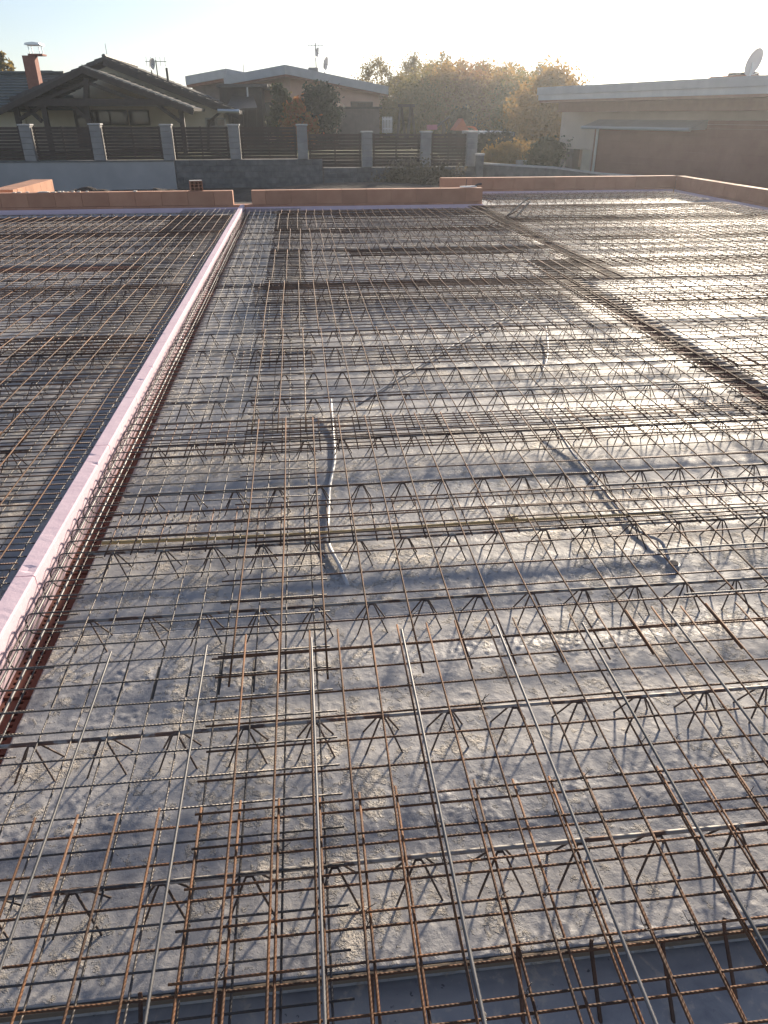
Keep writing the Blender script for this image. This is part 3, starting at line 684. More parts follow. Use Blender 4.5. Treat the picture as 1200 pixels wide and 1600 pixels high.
# ------------------------------------------------------------------ garden wall and fence at Y = 30
FY = 30.0
W = lambda px, py, Y=FY: at(px, py, Y)
zb = .235; zb2 = W(640, 261).z
t = thing('garden_wall', 'smooth pale grey rendered wall under the left fence', 'wall', (W(-40,251).x, FY-.05, -.8))
x0 = W(-60,251).x; x1 = W(272,251).x
MB().box(0, x1-x0, 0, .35, 0, zb-.04+.8).build('rendered_face', M_render, t, bevel=.01)
MB().box(-.02, x1-x0+.01, -.03, .38, zb-.038+.8, zb+.8).build('coping', M_cblock, t); t.location.x = x0
def block_wall(label, px0, px1, ztop):
    a, b = W(px0,255).x, W(px1,255).x; t = thing('garden_wall', label, 'wall', (a, FY, -.78)); H = ztop+.78; k = int(round(H/.2)); h = H/k; bl = .5
    MB().box(.01, b-a-.01, .02, .3, 0, H-.012).build('core', M_cblock, t)
    cache = {}
    for r in range(k):
        x = -(bl/2 if r % 2 else 0)
        while x < b-a-.02:
            u, v = max(x,0), min(x+bl, b-a)
            if v-u > .05:
                key = round(v-u,2)
                if key not in cache: cache[key] = MB().box(.006, v-u-.006, 0, .32, .006, h-.006).mesh('block', M_cblock, bevel=.008)
                link('block', cache[key], t, (u, random.uniform(-.012,.012), r*h))
            x += bl
    return t
block_wall('dark grey concrete block wall under the middle fence', 273, 504, zb)
block_wall('lower dark grey concrete block wall under the right end of the fence', 505, 752, zb2)
pill = [(49,14,194,251),(157,13,193,252),(265,12,194,250),(369,12,194,250),(474,10,194,251),(574,9.5,205,260),(665,10,205,261),(736,9.5,205,262)]
plab = ['leftmost','second from the left','third from the left','fourth from the left','fifth from the left, by the red bush','third from the right, right of the height step','second from the right, below the swing','rightmost, at the end of the fence']
edges = []
for (px, hw, yt, yb), lab in zip(pill, plab):
    q0 = W(px-hw*.85, yb); q1 = W(px+hw*.85, yb); top = W(px, yt).z; w = .38
    cx = (q0.x+q1.x)/2; base = zb if yb < 255 else zb2
    t = thing('fence_pillar', f'grey block fence pillar with a pale cap, {lab}', 'pillar', (cx, FY+.14, base+.002), 0, 'grey pillars of the fence')
    h = top-base-.05; k = 6
    for i in range(k): MB().box(-w/2, w/2, -w/2, w/2, h*i/k+.003, h*(i+1)/k-.003).build('block', M_pillar, t, bevel=.008)
    MB().box(-w/2-.03, w/2+.03, -w/2-.03, w/2+.03, h, h+.05).build('cap', M_cap, t, bevel=.01)
    edges.append((cx-w/2, cx+w/2, base, top))
flab = ['leftmost panel','second panel from the left','third panel, in front of the porch window','fourth panel, in front of the downpipe','fifth panel, left of the step','sixth panel, lower on its right','seventh panel, below the swing','rightmost panel']
spans = [(W(-60,251).x, edges[0][0], zb, edges[0][3])]+[(edges[i][1], edges[i+1][0], edges[i+1][2], min(edges[i][3],edges[i+1][3])) for i in range(7)]
for (a, b, base, top), lab in zip(spans, flab):
    t = thing('fence_panel', f'dark brown horizontal slat fence, {lab}', 'fence', (a, FY+.14, base+.03), 0, 'dark slat fence panels')
    H = top-base-.1; n = 10; p = H/n; L = b-a
    me = MB().box(.02, L-.02, -.014, .014, 0, p*.86).mesh('slat', M_slat)
    for i in range(n): link('slat', me, t, (0, 0, i*p+random.uniform(-.004,.004)))
    me = MB().box(-.03, .03, .013, .05, -.01, H).mesh('post', M_slat)
    for x in (.08, L/2, L-.08): link('post', me, t, (x, 0, 0))

# ------------------------------------------------------------------ left house with timber porch
PY, MY = 36.0, 40.5
h1 = thing('house', 'dark tiled house with a timber gable porch and brick chimney', 'house', (W(130,250,PY).x, PY, .15))
def sub(o, p): o.parent = p; o.matrix_parent_inverse = Matrix.Translation(p.location).inverted(); return o
def hp(name, mb, m, par=None, root=None, **kw):
    o = mb.build(name, m, None, **kw); root = root or h1
    if par is None: o.parent = root; o.location = Vector(o.location)-root.location
    else: o.parent = par
    return o
A = lambda px, py, Y: at(px, py, Y)
def roof_slope(name, e0, e1, back, thick, m, par=None, root=None, n=14, verge=None):
    """tiled slope: from ridge point e0 down to eave point e1, going back by vector, built of stepped courses"""
    e0, e1, back = Vector(e0), Vector(e1), Vector(back); mb = MB(); d = (e1-e0); nrm = d.cross(back).normalized()
    if nrm.z < 0: nrm = -nrm
    for i in range(n):
        a = e0+d*(i/n); b = e0+d*((i+1.04)/n)
        k = len(mb.v); off0 = nrm*.0; off1 = nrm*.035
        q = [a+off0, b+off1, b+off1-nrm*thick, a+off0-nrm*thick]
        mb.prism(q, back)
    return hp(name, mb, m, par, root)
pk, le, re_ = A(128,104,PY), A(-6,171,PY), A(302,170,PY)
back = Vector((0,4.6,0))
ro = roof_slope('porch_roof', pk, le, back, .12, M_tile); roof_slope('porch_roof', pk+Vector((0,0,.002)), re_, back, .12, M_tile)
hp('verge', MB().beam(pk+Vector((0,-.03,.05)), re_+Vector((0,-.03,.05)), .07, .05), M_verge)
hp('barge_board', MB().beam(pk+Vector((0,-.02,-.14)), re_+Vector((0,-.02,-.14)), .05, .2), M_wood)
hp('barge_board', MB().beam(pk+Vector((0,-.02,-.14)), le+Vector((0,-.02,-.14)), .05, .2), M_wood)
beamz = A(135,160,PY).z
hp('tie_beam', MB().beam(A(18,160,PY+.3), A(268,160,PY+.3), .2, .28), M_wood)
hp('king_post', MB().beam(A(135,122,PY+.31), A(135,158,PY+.31), .2, .2), M_wood)
for px in (24, 68, 135, 282): hp('post', MB().beam(A(px,165,PY+.5)+Vector((0,0,0)), A(px,165,PY+.5)*1.0-Vector((0,0,2.6)), .2, .2), M_wood)
for a, b in (((30,187),(66,165)),((282,190),(243,162)),((136,185),(110,162)),((66,190),(40,166))): hp('brace', MB().beam(A(*a,PY+.52), A(*b,PY+.52), .14, .14), M_wood)
for s in (0, 1): hp('rafter', MB().beam(A(135,128,PY+.35), A(62 if not s else 215,158,PY+.35), .14, .14), M_wood)
# main volume
mp, mr = A(160,89,MY), A(373,174,MY); ml = mp+Vector((-(mr.x-mp.x),0,mr.z-mp.z))
roof_slope('main_roof', mp, mr, (0,9,0), .16, M_tile, n=16); roof_slope('main_roof', mp+Vector((0,0,.002)), ml, (0,9,0), .16, M_tile, n=16)
hp('verge', MB().beam(mp+Vector((0,-.03,.06)), mr+Vector((0,-.03,.06)), .08, .06), M_tile)
hp('barge_board', MB().beam(mp+Vector((0,-.02,-.2)), mr+Vector((0,-.02,-.2)), .05, .26), M_wood)
rc = MB()
for i in range(16): c = mp+Vector((0,.3+i*.5,.05)); rc.tube([c, c+Vector((0,.48,0))], .1, 7)
hp('ridge_cap', rc, M_tile)
wl = MB(); wr = A(350,190,MY+.6).x; wl0 = A(-60,190,MY+.6).x
pz = mp.z-.35; wl.prism([(wl0,MY+.6,-.1),(wr,MY+.6,-.1),(wr,MY+.6,A(350,172,MY+.6).z),(mp.x,MY+.6,pz),(ml.x+.6,MY+.6,A(350,172,MY+.6).z),(wl0,MY+.6,A(350,172,MY+.6).z)], (0,7.5,0))
wall = hp('wall', wl, M_cream)
def window(pxs, pys, Y, root, frame_m=M_wood, panes=2, wallpart=None, proud=.06):
    a, b = A(pxs[0], pys[1], Y), A(pxs[1], pys[0], Y); a.y = b.y = Y-proud; w, h = b.x-a.x, b.z-a.z
    fr = MB(); t_ = .07
    fr.box(a.x,b.x,Y-proud,Y+.02,a.z,a.z+t_).box(a.x,b.x,Y-proud,Y+.02,b.z-t_,b.z)
    for i in range(panes+1):
        x = a.x+(w-t_)*i/panes; fr.box(x,x+t_,Y-proud+.001,Y+.02,a.z+t_,b.z-t_)
    f = hp('window', fr, frame_m, None, root)
    for i in range(panes):
        x = a.x+(w-t_)*i/panes; o = MB().box(x+t_,x+(w-t_)/panes,Y-.02,Y-.004,a.z+t_,b.z-t_).build('pane', M_glass); o.parent = f
    return f
window((146,198),(172,196), MY+.6, h1, panes=2); window((204,232),(172,196), MY+.6, h1, panes=1); window((125,140),(165,230), MY+.6, h1, panes=1)
window((322,352),(184,199), MY+.6, h1, M_verge, panes=2)
hp('gutter', MB().tube([A(340,173,MY-.1), A(374,174,MY-.1)], .09, 8), M_metal)
hp('downpipe', MB().tube(smooth_path([A(344,176,MY), A(334,184,MY+.2), A(327,192,MY+.45), A(326,212,MY+.5), A(326,250,MY+.5)]), .06, 8), M_wood)
# left wing with its slope facing the viewer
w0, w1 = A(-140,116,44), A(100,116,44); e0, e1 = A(-140,170,39.5), A(100,170,39.5)
d = MB(); nn = 12
for i in range(nn):
    a = w0.lerp(e0, i/nn); b = w0.lerp(e0, (i+1.05)/nn); ex = Vector((w1.x-w0.x,0,0))
    d.prism([a, b+Vector((0,0,.05)), b+Vector((0,0,-.06)), a+Vector((0,0,-.1))], ex)
hp('wing_roof', d, M_tile_g)
hp('wing_roof', MB().prism([w0, A(-140,116,44)+Vector((0,5,-2.4)), A(-140,116,44)+Vector((0,5,-2.5)), w0-Vector((0,0,.12))], (w1.x-w0.x,0,0)), M_tile_g)
hp('wing_ridge', MB().tube([w0+Vector((0,0,.04)), w1+Vector((0,0,.04))], .1, 7), M_tile_g)
hp('hip_roof', MB().prism([A(28,116,46), A(46,110,46), A(80,110,46), A(97,116,46)], (0,2,0)), M_tile_g)
hp('wing_wall', MB().box(A(-140,190,41).x, A(40,190,41).x, 41, 47, -.1, A(0,168,41).z), M_cream)
ch = hp('chimney', MB().box(A(50,150,42).x, A(68,150,42).x, 41.7, 42.3, A(0,150,42).z, A(0,87,42).z), M_chim)
cz = A(0,87,42).z; cx0, cx1 = A(49,87,42).x, A(67,87,42).x
def cp(name, mb, m): o = mb.build(name, m); o.parent = ch; return o
cp('crown', MB().box(cx0-.05,cx1+.08,41.65,42.35,cz,cz+.07), M_chim)
for x in (cx0+.03, cx1-.03):
    for y in (41.75,42.25): cp('cap_rod', MB().tube([(x,y,cz+.07),(x-.03,y,cz+.42)], .018, 6), M_metal)
cp('cap', MB().prism([(cx0-.12,41.6,cz+.42),(cx1+.06,41.6,cz+.42),(cx1+.02,41.6,cz+.5),(cx0+.28,41.6,cz+.54),(cx0-.08,41.6,cz+.5)], (0,.8,0)), M_metal)
def dish_mesh(r, n=18, depth=.28):
    mb = MB(); mb.v.append((0,depth*r,0)); k = 4
    for j in range(1,k+1):
        for i in range(n): a = 2*PI*i/n; q = j/k; mb.v.append((r*q*math.cos(a), depth*r*(1-q*q), r*q*math.sin(a)))
    for i in range(n): mb.f.append((0, 1+i, 1+(i+1) % n))
    for j in range(k-1):
        for i in range(n): a = 1+j*n+i; b = 1+j*n+(i+1) % n; mb.f.append((a, a+n, b+n, b))
    k0 = len(mb.v); m2 = [(x, y-.03 if False else y+.02, z) for x, y, z in mb.v]; f2 = [tuple(k0+i for i in reversed(f)) for f in mb.f]; mb.v += m2; mb.f += f2
    return mb
def antenna(label, px, py0, py1, Y, dish=None, yagi=True, r=.03):
    b, tp = A(px,py0,Y), A(px,py1,Y); t = thing('antenna', label, 'antenna', b); h = tp.z-b.z
    MB().tube([(0,0,-.15),(0,0,h)], r, 6).build('mast', M_plastic_dark, t)
    if yagi:
        MB().tube([(-.5,0,h*.9),(.5,0,h*.9)], .015, 5).build('boom', M_plastic_dark, t)
        for i in range(5): MB().tube([(-.45+i*.22,0,h*.9-.2),(-.45+i*.22,0,h*.9+.2)], .01, 5).build('element', M_plastic_dark, t)
    if dish:
        o = dish_mesh(dish).build('dish', M_dish, t, (.1,-.12,h*.6), (.2,0,1.25), recalc=False)
        MB().tube([(.1,-.1,h*.6),(.1+dish*.6,-.55,h*.6-.1)], .012, 5).build('feed_arm', M_plastic_dark, t)
antenna('thin mast with a tilted dish on the ridge of the dark tiled house', 237, 112, 93, 42, dish=.26, yagi=False)
antenna('small yagi antenna low on the right slope of the dark tiled house roof', 246, 115, 94, 42.5, yagi=True)
antenna('short vent mast with an angled stay on the dark tiled house', 262, 121, 106, 42, yagi=False, r=.06)
antenna('thin lightning rod on the peak of the dark tiled house', 168, 92, 68, 42, yagi=False, r=.012)

# dark garage between the houses
gr = thing('garage', 'dark timber garage between the porch house and the salmon house', 'garage', A(380,250,46))
gl = lambda nm, mb, m: hp(nm, mb, m, None, gr)
gl('wall', MB().box(A(348,200,46).x, A(412,200,46).x, 46, 51, -.1, A(0,134,46).z), M_wood)
gl('roof', MB().prism([A(338,131,45.6), A(418,131,45.6), A(418,136,45.6), A(338,136,45.6)], (0,6,0)), M_tile)
gl('canopy', MB().prism([A(352,171,43.5), A(402,168,43.5), A(396,150,45.9), A(362,150,45.9)], (0,.02,-.1)), M_tile)
for px in (360, 384, 399): gl('post', MB().beam(A(px,170,43.8), A(px,250,43.8), .14, .14), M_wood)
gl('downpipe', MB().tube([A(386,135,45.8), A(388,168,45.8)], .05, 6), M_metal)
gl('door', MB().box(A(366,200,45.9).x, A(382,200,45.9).x, 45.9, 45.99, -.1, A(0,178,45.9).z), M_shed)

# ------------------------------------------------------------------ salmon house behind
HY = 50.0
h2 = thing('house', 'salmon plastered house with a thick grey flat roof edge', 'house', A(480,250,HY))
g2 = lambda nm, mb, m: hp(nm, mb, m, None, h2)
def slab_poly(front, back, th):         # roof slab from front edge points to back edge points
    mb = MB(); n = len(front); k = 0
    for i in range(n-1):
        a, b = Vector(front[i]), Vector(front[i+1]); c, d_ = Vector(back[i+1]), Vector(back[i])
        mb.prism([a, b, c, d_], (0,0,-th))
    return mb
f = [A(349,119,HY+3), A(445,101,HY-1), A(607,135,HY+4)]; bk = [f[0]+Vector((3,9,.25)), f[1]+Vector((2,13,.35)), f[2]+Vector((0,9,.2))]
th = .46
g2('roof', slab_poly(f, bk, th), M_fascia)
lowr = [p+Vector((0,.15,-th-.003)) for p in f]; lowb = [p+Vector((0,-.15,-th-.003)) for p in bk]
g2('soffit', slab_poly(lowr, lowb, .12), M_soffit)
c0, c1, c2 = A(372,200,HY+3.2), A(457,200,HY+.3), A(592,200,HY+4.2)
def zunder(px, py, Y): return A(px,py,Y).z
mbw = MB(); mbw.prism([(c0.x,c0.y,-.1),(c1.x,c1.y,-.1),(c1.x,c1.y,zunder(457,118,HY+.3)),(c0.x,c0.y,zunder(372,128,HY+3.2))], (1.5,8,0))
mbw.prism([(c1.x+.004,c1.y,-.1),(c2.x,c2.y,-.1),(c2.x,c2.y,zunder(592,146,HY+4.2)),(c1.x+.004,c1.y,zunder(457,118,HY+.3))], (1.0,7,0))
g2('wall', mbw, M_salmon)
def wall_window(root, ca, cb, u0, u1, z0, z1, frame=M_plastic_dark, panes=2, back_off=.05, name='window'):
    ca, cb = Vector((ca.x,ca.y,0)), Vector((cb.x,cb.y,0)); d = (cb-ca); L = d.length; d.normalize(); nrm = Vector((d.y,-d.x,0))
    def bx(x0, x1, a, b, n0, n1, mb):
        k = len(mb.v)
        for z in (a, b):
            for (x, nn_) in ((x0,n0),(x1,n0),(x1,n1),(x0,n1)): mb.v.append(tuple(ca+d*x+nrm*nn_+Vector((0,0,z))))
        mb.f += [tuple(k+i for i in q) for q in ((0,3,2,1),(4,5,6,7),(0,1,5,4),(1,2,6,5),(2,3,7,6),(3,0,4,7))]
    fr = MB(); x0, x1 = u0*L, u1*L; t_ = .07
    bx(x0,x1,z0,z0+t_,.0,.06,fr); bx(x0,x1,z1-t_,z1,.0,.06,fr)
    for i in range(panes+1): x = x0+(x1-x0-t_)*i/panes; bx(x,x+t_,z0+t_,z1-t_,.0,.058,fr)
    f_ = hp(name, fr, frame, None, root)
    for i in range(panes):
        x = x0+(x1-x0-t_)*i/panes; g = MB(); bx(x+t_,x+(x1-x0-t_)/panes,z0+t_,z1-t_,.004,.03,g); o = g.build('pane', M_glass); o.parent = f_
zz = lambda py, Y: A(0,py,Y).z
wall_window(h2, c0, c1, .50, .68, zz(205,HY+1.5), zz(160,HY+1.5), panes=1)
wall_window(h2, c0, c1, .78, .98, zz(190,HY+.8), zz(157,HY+.8), panes=2)
wall_window(h2, c1, c2, .08, .2, zz(190,HY+.8), zz(157,HY+.8), panes=1)
wall_window(h2, c1, c2, .66, .92, zz(172,HY+3.6), zz(159,HY+3.6), panes=3)
uf = [A(289,119,HY+7), A(353,107,HY+5), A(386,114,HY+6)]
g2('upper_roof', slab_poly(uf, [p+Vector((1,7,.1)) for p in uf], .5), M_fascia)
g2('upper_soffit', slab_poly([p+Vector((0,.2,-.503)) for p in uf], [p+Vector((1,6.8,-.4)) for p in uf], .15), M_soffit)
a_, b_ = A(300,132,HY+7.6), A(372,128,HY+6.6)
g2('upper_wall', MB().prism([(a_.x,a_.y,-.1),(b_.x,b_.y,-.1),(b_.x,b_.y,b_.z),(a_.x,a_.y,a_.z)], (1,5,0)), M_shed)
g2('chimney', MB().box(A(482,110,HY+4).x, A(497,110,HY+4).x, HY+4, HY+4.6, A(0,115,HY+4).z, A(0,103,HY+4).z), M_pillar)
antenna('tall mast with two antennas and a dish on the salmon house roof', 494, 106, 67, HY+4.3, dish=.3, yagi=True, r=.035)
antenna('low mast with a flat dish right of the tall mast on the salmon house', 507, 110, 94, HY+4, dish=.42, yagi=False)
antenna('thin mast at the left roof corner of the salmon house', 381, 113, 100, HY+6, yagi=False, r=.02)

# garden sheds, play things and low walls behind the fence
s_ = thing('shed', 'grey brown board shed in front of the salmon house', 'shed', A(560,250,44))
x0, x1 = A(531,200,44).x, A(593,200,44).x; z1 = A(0,167,44).z; nb_ = 14
bme = MB().box(.004, (x1-x0)/nb_-.004, 0, .03, -.05, z1-.1).mesh('board', M_shed)
for i in range(nb_): link('board', bme, s_, (x0-s_.location.x+(x1-x0)*i/nb_, random.uniform(-.006,.006), -s_.location.z))
hp('body', MB().box(x0+.02, x1-.02, 44.035, 46.5, -.05, z1-.12), M_shed, None, s_); hp('roof', MB().box(x0-.12, x1+.12, 43.9, 46.6, z1-.1, z1), M_tile, None, s_)
t = thing('white_fence', 'small white picket gate right of the board shed', 'fence', A(598,205,48)); ww = A(612,205,48).x-A(598,205,48).x
me = MB().box(0,.05,0,.03,0,.85).mesh('picket', M_white)
for i in range(7): link('picket', me, t, (ww*i/6-.02,0,-.1))
for z in (.1,.6): MB().box(-.02,ww+.03,.032,.06,z,z+.06).build('rail', M_white, t)
t = thing('low_building', 'low grey building behind the swing frame', 'building', A(610,205,62))
q = A(609,205,62); q2 = A(662,190,62); hp('wall', MB().box(q.x, q2.x, 62, 66, -.1, q2.z), M_fascia, None, t); hp('roof', MB().box(q.x-.2, q2.x+.2, 61.7, 66.3, q2.z, q2.z+.15), M_fascia_lt, None, t)
t = thing('swing_frame', 'dark wooden swing frame above the fence', 'swing', A(635,215,40))
sw = lambda nm, mb: hp(nm, mb, M_wood, None, t)
for px in (626, 642):
    sw('leg', MB().beam(A(px-5,215,40), A(px,164,40.4), .12, .12)); sw('leg', MB().beam(A(px+7,215,40.8), A(px+.5,164,40.45), .12, .12))
sw('top_beam', MB().beam(A(622,165,40.4), A(648,165,40.4), .13, .13))
t = thing('seesaw', 'dark tilted seesaw with a pink seat above the fence', 'seesaw', A(690,212,40))
sw('plank', MB().beam(A(678,201,40), A(702,183,40), .2, .08)); hp('seat', MB().box(A(668,203,40).x, A(682,203,40).x, 39.8, 40.3, A(0,205,40).z, A(0,197,40).z), M_pink, None, t); sw('support', MB().beam(A(693,212,40), A(693,192,40), .14, .14))
t = thing('playhouse', 'orange red roofed playhouse with a slide above the fence', 'playhouse', A(722,215,42))
r0, r1, rt_ = A(710,204,42), A(733,204,42), A(723,185,42)
hp('roof', MB().prism([r0, r1, rt_], (0,1.2,0)), M_redroof, None, t); hp('wall', MB().box(r0.x+.1, r1.x-.1, 42.05, 43.1, .1, r0.z-.004), M_wood, None, t)
hp('slide', MB().prism(smooth_path([A(733,197,41.6), A(742,198,41.5), A(748,206,41.4), A(750,218,41.3)],4)+list(reversed(smooth_path([A(733,199.5,41.6), A(741,201,41.5), A(745,207,41.4), A(747,218,41.3)],4))), (0,.5,0)), M_orange, None, t)
t = thing('carport', 'grey flat topped shelter over a dark hedge at the fence end', 'shelter', A(775,250,38))
hp('roof', MB().prism([A(742,206,37.5), A(803,206,37.5), A(803,212,37.5), A(742,212,37.5)], (0,3,0)), M_fascia, None, t)
for px in (746, 800): hp('post', MB().beam(A(px,212,37.7), A(px,252,37.7), .18, .18), M_pillar, None, t)
hp('back_wall', MB().box(A(744,250,40).x, A(802,250,40).x, 40, 40.2, -.3, A(0,212,40).z), M_wood, None, t)
def low_wall(label, pts, Ys, th, px_h):
    t = thing('garden_wall', label, 'wall', at(pts[0][0], pts[0][1]+px_h, Ys[0]))
    P = [at(p[0], p[1], Y) for p, Y in zip(pts, Ys)]
    for a, b in zip(P[:-1], P[1:]):
        lo_a, lo_b = Vector((a.x,a.y,-.8)), Vector((b.x,b.y,-.8))
        hp('wall', MB().prism([lo_a, lo_b, b, a], (0,th,0)), M_cblock, None, t)
        hp('coping', MB().prism([a+Vector((0,-.04,.002)), b+Vector((0,-.04,.002)), b+Vector((0,-.04,.06)), a+Vector((0,-.04,.06))], (0,th+.08,0)), M_cap, None, t)
low_wall('long low wall with pale coping sloping down to the right in front of the beige house', [(752,257),(870,264),(945,274),(1080,283)], [30,27,24.5,22.5], .25, 10)
t = thing('fence_pillar', 'short square stub pillar at the right end of the block wall', 'pillar', at(750,262,29.6))
hp('block', MB().box(at(745,250,29.6).x, at(756,250,29.6).x, 29.6, 29.85, -.7, at(0,248,29.6).z), M_cblock, None, t); hp('cap', MB().box(at(744,250,29.6).x, at(757,250,29.6).x, 29.57, 29.88, at(0,248,29.6).z+.001, at(0,245,29.6).z), M_cap, None, t)
t = thing('planter', 'low grey stone slab bench among golden shrubs', 'bench', at(825,258,33)); a, b = at(810,252,33), at(843,254,33)
hp('top', MB().box(a.x, b.x, 32.8, 33.4, b.z-.05, b.z+.08), M_cap, None, t); hp('body', MB().box(a.x+.1, b.x-.1, 32.85, 33.35, -.3, b.z-.052), M_cblock, None, t)

# ------------------------------------------------------------------ beige house at the right
fwh = Vector((math.sin(CAM_YAW), math.cos(CAM_YAW), 0)); rth = Vector((math.cos(CAM_YAW), -math.sin(CAM_YAW), 0))
QA = fwh*25.0+rth*(25.0*600/1289); QB = fwh*36.6+rth*(36.6*237/1289)
ud = (QA-QB).normalized(); nd = Vector((ud.y,-ud.x,0))      # u to the right along the front, nd towards the viewer
h3 = thing('house', 'beige house with a grey flat roof and brown cladding at the right', 'house', (QB.x,QB.y,-.3), math.atan2(ud.y, ud.x))
LU = (QA-QB).length
def uv(px, py, back=0.0):               # point on the front plane (or a plane behind it), in house coordinates u, z
    d = ray(px, py); o = Vector((0,0,CAM_H)); q = QB-nd*back; t = (q-o).dot(nd)/d.dot(nd); p = o+d*t; return (p-QB).dot(ud), p.z+.3
def hb(name, u0, u1, b0, b1, z0, z1, m, par=None, bev=0): return MB().box(u0,u1,b0,b1,z0,z1).build(name, m, par or h3, bevel=bev)
zt = (uv(837,137)[1]+uv(1200,117)[1])/2; zm = (uv(837,148)[1]+uv(1200,135)[1])/2; zl_ = (uv(837,156)[1]+uv(1200,147)[1])/2
hb('roof', 0, LU+4, 0, 9, zm, zt, M_fascia); hb('roof_edge', .05, LU+4, .06, 8.9, zl_, zm-.002, M_fascia_lt)
hb('soffit', .1, LU+4, .1, 8.8, zl_-.1, zl_-.002, M_soffit); hb('soffit_band', .7, LU+4, .7, 2.4, zl_-.45, zl_-.103, M_soffit)
BW = 1.7
u0 = uv(876,200,BW)[0]; ud0, zd = uv(884,232,BW); ud1 = uv(924,232,BW)[0]; up0 = uv(934,200,BW)[0]
mb = MB(); mb.box(u0, ud0, BW, BW+.4, -.3, zl_-.43).box(ud0, ud1, BW, BW+.4, zd, zl_-.43).box(ud1, LU+4, BW, BW+.4, -.3, zl_-.43); mb.box(u0, u0+.4, BW+.4, 8, -.3, zl_-.1).box(LU-.4, LU+4, BW+.4, 8, -.3, zl_-.1)
mb.build('wall', M_beige, h3)
hb('opening_jamb', ud0+.002, ud0+.55, BW+.05, BW+.38, -.3, zd-.003, M_shed); hb('opening_post', ud1-.75, ud1-.01, BW+.1, BW+.36, -.3, zd-.003, M_cream)
zc0, zc1 = uv(1000,200,BW)[1], uv(1000,187,BW)[1]; uc0, uc1 = uv(934,195,BW)[0], uv(1106,195,BW)[0]
# cladding in wide boards, canopy above, downpipe at its left edge
nb_ = 7; zpan = zc0+.02
for i in range(nb_): hb('cladding_board', uc0+.2, LU+4, BW-.06-random.uniform(0,.01), BW-.002, -.3+(zpan+.3)*i/nb_+.001, -.3+(zpan+.3)*(i+1)/nb_-.001, M_panel)
for i in range(2): hb('cladding_board', uc1+.05, LU+4, BW-.07, BW-.002, zpan+.004+(zc1-zpan)*i/2, zpan+(zc1-zpan)*(i+1)/2-.004, M_panel)
cn = MB().prism([(uc0,BW-.75,zc0+.05),(uc0,BW-.001,zc1),(uc0,BW-.001,zc0),(uc0,BW-.75,zc0-.03)], (uc1-uc0,0,0)).build('canopy', M_fascia, h3)
hb('frame', uc0-.02, uc0+.19, BW-.1, BW-.001, -.3, zc0-.003, M_soffit)
MB().tube([(uc0+.26,BW-.16,zc0-.04),(uc0+.26,BW-.16,-.3)], .055, 8).build('downpipe', M_metal, h3)
MB().tube([(uc0-.02,BW-.79,zc0),(uc1+.02,BW-.79,zc0)], .06, 8).build('gutter', M_metal, h3)
ua, ub = uv(1110,115,2)[0], uv(1170,115,2)[0]
rf = hb('roof_hatch', ua, ub, 2, 3.5, zt+.001, zt+.14, M_panel)
for q in (.3,.62): o = MB().box(ua+(ub-ua)*q, ua+(ub-ua)*q+.35, 2.3, 2.8, zt+.142, zt+.24).build('vent', M_plastic_dark, rf)
du, dz = uv(1179,97,1.2); dz0 = zt+.001
dw = Vector((QB.x,QB.y,0))+ud*du-nd*1.2
t = thing('satellite_dish', 'large round satellite dish on the beige house roof', 'dish', (dw.x, dw.y, zt-.3))
hh = dz-.3-(zt-.3)
MB().tube([(0,.1,0),(0,.1,hh)], .03, 8).build('mast', M_metal, t)
dish_mesh(.40, 24, .2).build('dish', M_dish, t, (0,.02,hh), (.3,0,.5), recalc=False)
MB().tube([(0,.0,hh-.35),(.38,-.42,hh-.2)], .015, 6).build('feed_arm', M_metal, t); MB().tube([(.36,-.44,hh-.22),(.42,-.36,hh-.15)], .035, 8).build('feed_horn', M_dish, t)

# ------------------------------------------------------------------ trees and shrubs
GB = 'autumn birches behind the gardens'
bl = [(590,102,64,1.9,L_birch,'birch rising behind the roof end of the salmon house'),(628,124,62,1.9,L_birch,'low birch just right of the salmon house roof end'),
      (648,96,66,1.7,L_birch,'tall slender birch above the swing frame'),(690,92,64,1.7,L_birch,'tallest birch with a pointed top in the middle of the row'),
      (722,104,68,1.9,L_gold,'golden birch right of the tallest birch'),(757,106,64,1.8,L_birch,'birch with a thin airy top left of the broad one'),
      (800,108,66,2.1,L_birch,'broad airy birch left of the beige house'),(848,112,62,2.0,L_birch,'birch top just left of the beige house roof corner'),
      (670,112,70,1.9,L_gold,'lower golden birch between the two tallest birches'),(824,118,70,2.0,L_brown,'russet lower birch behind the broad airy one'),(778,116,70,1.9,L_gold,'golden lower birch just left of the broad airy one')]
for px, tp, Y, w, m, lab in bl: tree('birch_tree', px, .1, tp, Y, w, m, M_bark, lab, 'tree', GB, n=6500, size=.075, h0=.2, clumps=75, top=.35, spread=.17)
GU = 'bushy autumn trees below the birches'
for px, tp, Y, w, m, lab in [(640,142,56,2.6,L_olive,'olive green bushy tree behind the swing frame'),(668,130,58,2.4,L_olive,'olive bushy tree under the two tallest birches'),(698,126,57,2.7,L_gold,'golden bushy tree behind the seesaw'),(742,128,56,2.8,L_brown,'russet bushy tree behind the playhouse'),
        (786,132,55,2.7,L_gold,'golden bushy tree right of the playhouse'),(826,138,52,2.5,L_olive,'olive golden bushy tree left of the weeping one')]:
    tree('bushy_tree', px, .1, tp, Y, w, m, M_bark_d, lab, 'tree', GU, n=15000, size=.09, h0=.03, clumps=110, top=.45, spread=.2)
tree('willow_tree', 872, -.2, 128, 44, 2.3, L_gold, M_bark_d, 'big golden weeping tree beside the beige house', 'tree', None, n=20000, size=.09, h0=.02, clumps=90, top=.55, spread=.2)
tree('conifer', 722, .1, 176, 46, 1.0, L_dark, M_bark_d, 'dark conifer behind the playhouse roof', 'tree', None, n=3500, size=.1, h0=.05, clumps=50, top=.1)
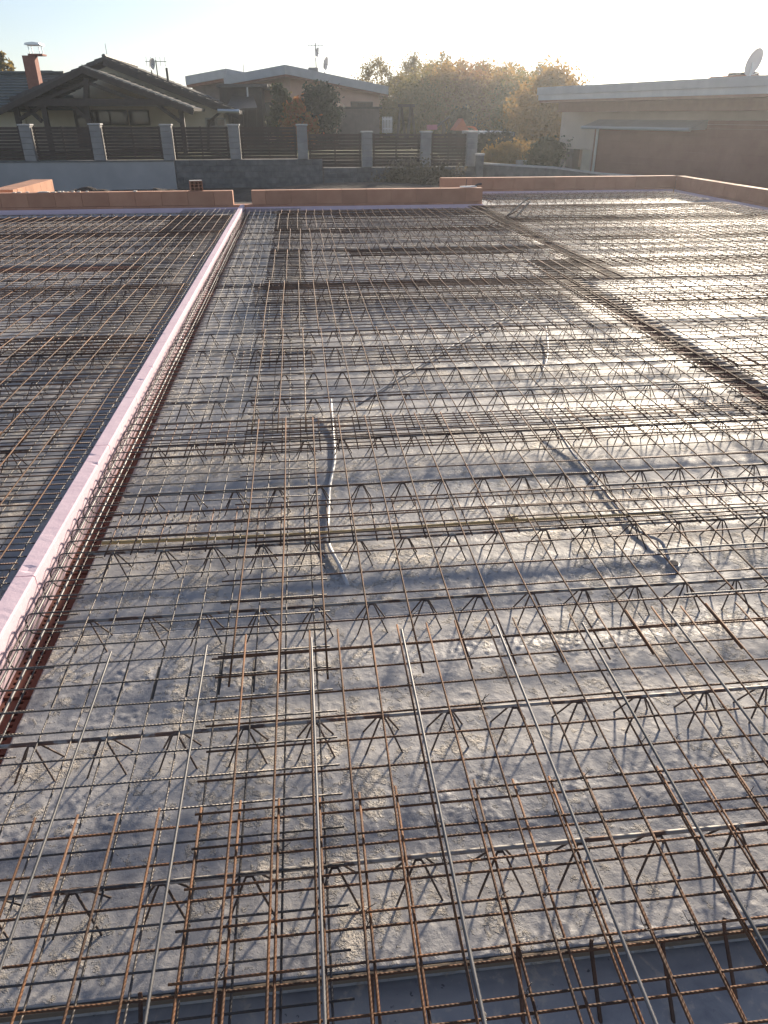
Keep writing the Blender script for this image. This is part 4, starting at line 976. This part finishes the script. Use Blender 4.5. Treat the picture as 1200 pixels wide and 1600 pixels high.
tree('conifer', 500, .1, 141, 41, 1.25, L_dark, M_bark_d, 'dense dark round conifer in front of the salmon house', 'tree', None, n=9000, size=.09, h0=.03, clumps=80, top=.45, spread=.17)
tree('columnar_tree', 437, .1, 139, 42, .55, L_green, M_bark_d, 'slim upright green tree left of the red bush', 'tree', None, n=3000, size=.09, h0=.05, clumps=40, top=.5, spread=.25)
tree('red_bush', 465, .1, 162, 39, .85, L_red, M_bark_d, 'red orange bush in front of the dark round conifer', 'bush', None, n=2600, size=.085, h0=.1, clumps=40, top=.5, spread=.2)
tree('left_tree', 2, .1, 93, 60, 1.2, L_birch, M_bark_d, 'tree top peeping over the roof at the left picture edge', 'tree', None, n=2500, size=.14, h0=.2, clumps=30)
bpy.data.objects['left_tree'].name = 'garden_tree'
for px, tp, Y, w, m, lab in [(760,216,36,.9,L_dark,'dark hedge clump under the grey shelter, left'),(785,214,36.2,.9,L_dark,'dark hedge clump under the grey shelter, right'),(772,236,33,.45,L_gold,'small golden grass tuft beside the stub pillar'),
        (800,228,34,.8,L_gold,'golden shrub left of the stone bench'),(858,222,31.5,.75,L_green,'dark green shrub at the corner of the beige house'),(846,236,31,.6,L_green,'small green shrub between bench and beige house')]:
    tree('shrub', px, -.25, tp, Y, w, m, M_bark_d, lab, 'shrub', 'garden shrubs at the fence end', n=2600, size=.07, h0=.05, clumps=36, top=.6, spread=.22, trunk=.03)
for px, tp, Y, w, lab in [(652,264,28.2,1.0,'dry pale weeds in front of the block wall, left clump'),(618,272,28.0,.7,'small dry weed clump farther left by the block wall'),(690,270,28.3,.8,'dry pale weeds by the block wall, right clump')]:
    tree('weed_clump', px, -.75, tp, Y, w, L_dry, M_bark_d, lab, 'weeds', 'dry weeds at the block wall', n=2200, size=.05, h0=.05, clumps=40, top=.6, spread=.25, trunk=.012)

# ------------------------------------------------------------------ autumn haze
hm = bpy.data.materials.new('haze_air'); hm.use_nodes = True; hm.node_tree.nodes.clear()
vo = hm.node_tree.nodes.new('ShaderNodeVolumePrincipled'); vo.inputs['Density'].default_value = .0010; vo.inputs['Color'].default_value = (.88,.93,1.0,1); vo.inputs['Anisotropy'].default_value = .72
ho = hm.node_tree.nodes.new('ShaderNodeOutputMaterial'); hm.node_tree.links.new(vo.outputs[0], ho.inputs['Volume'])
tag(MB().box(-1700, 1700, -60, 2350, -2.2, 14).build('haze', hm), kind='stuff')
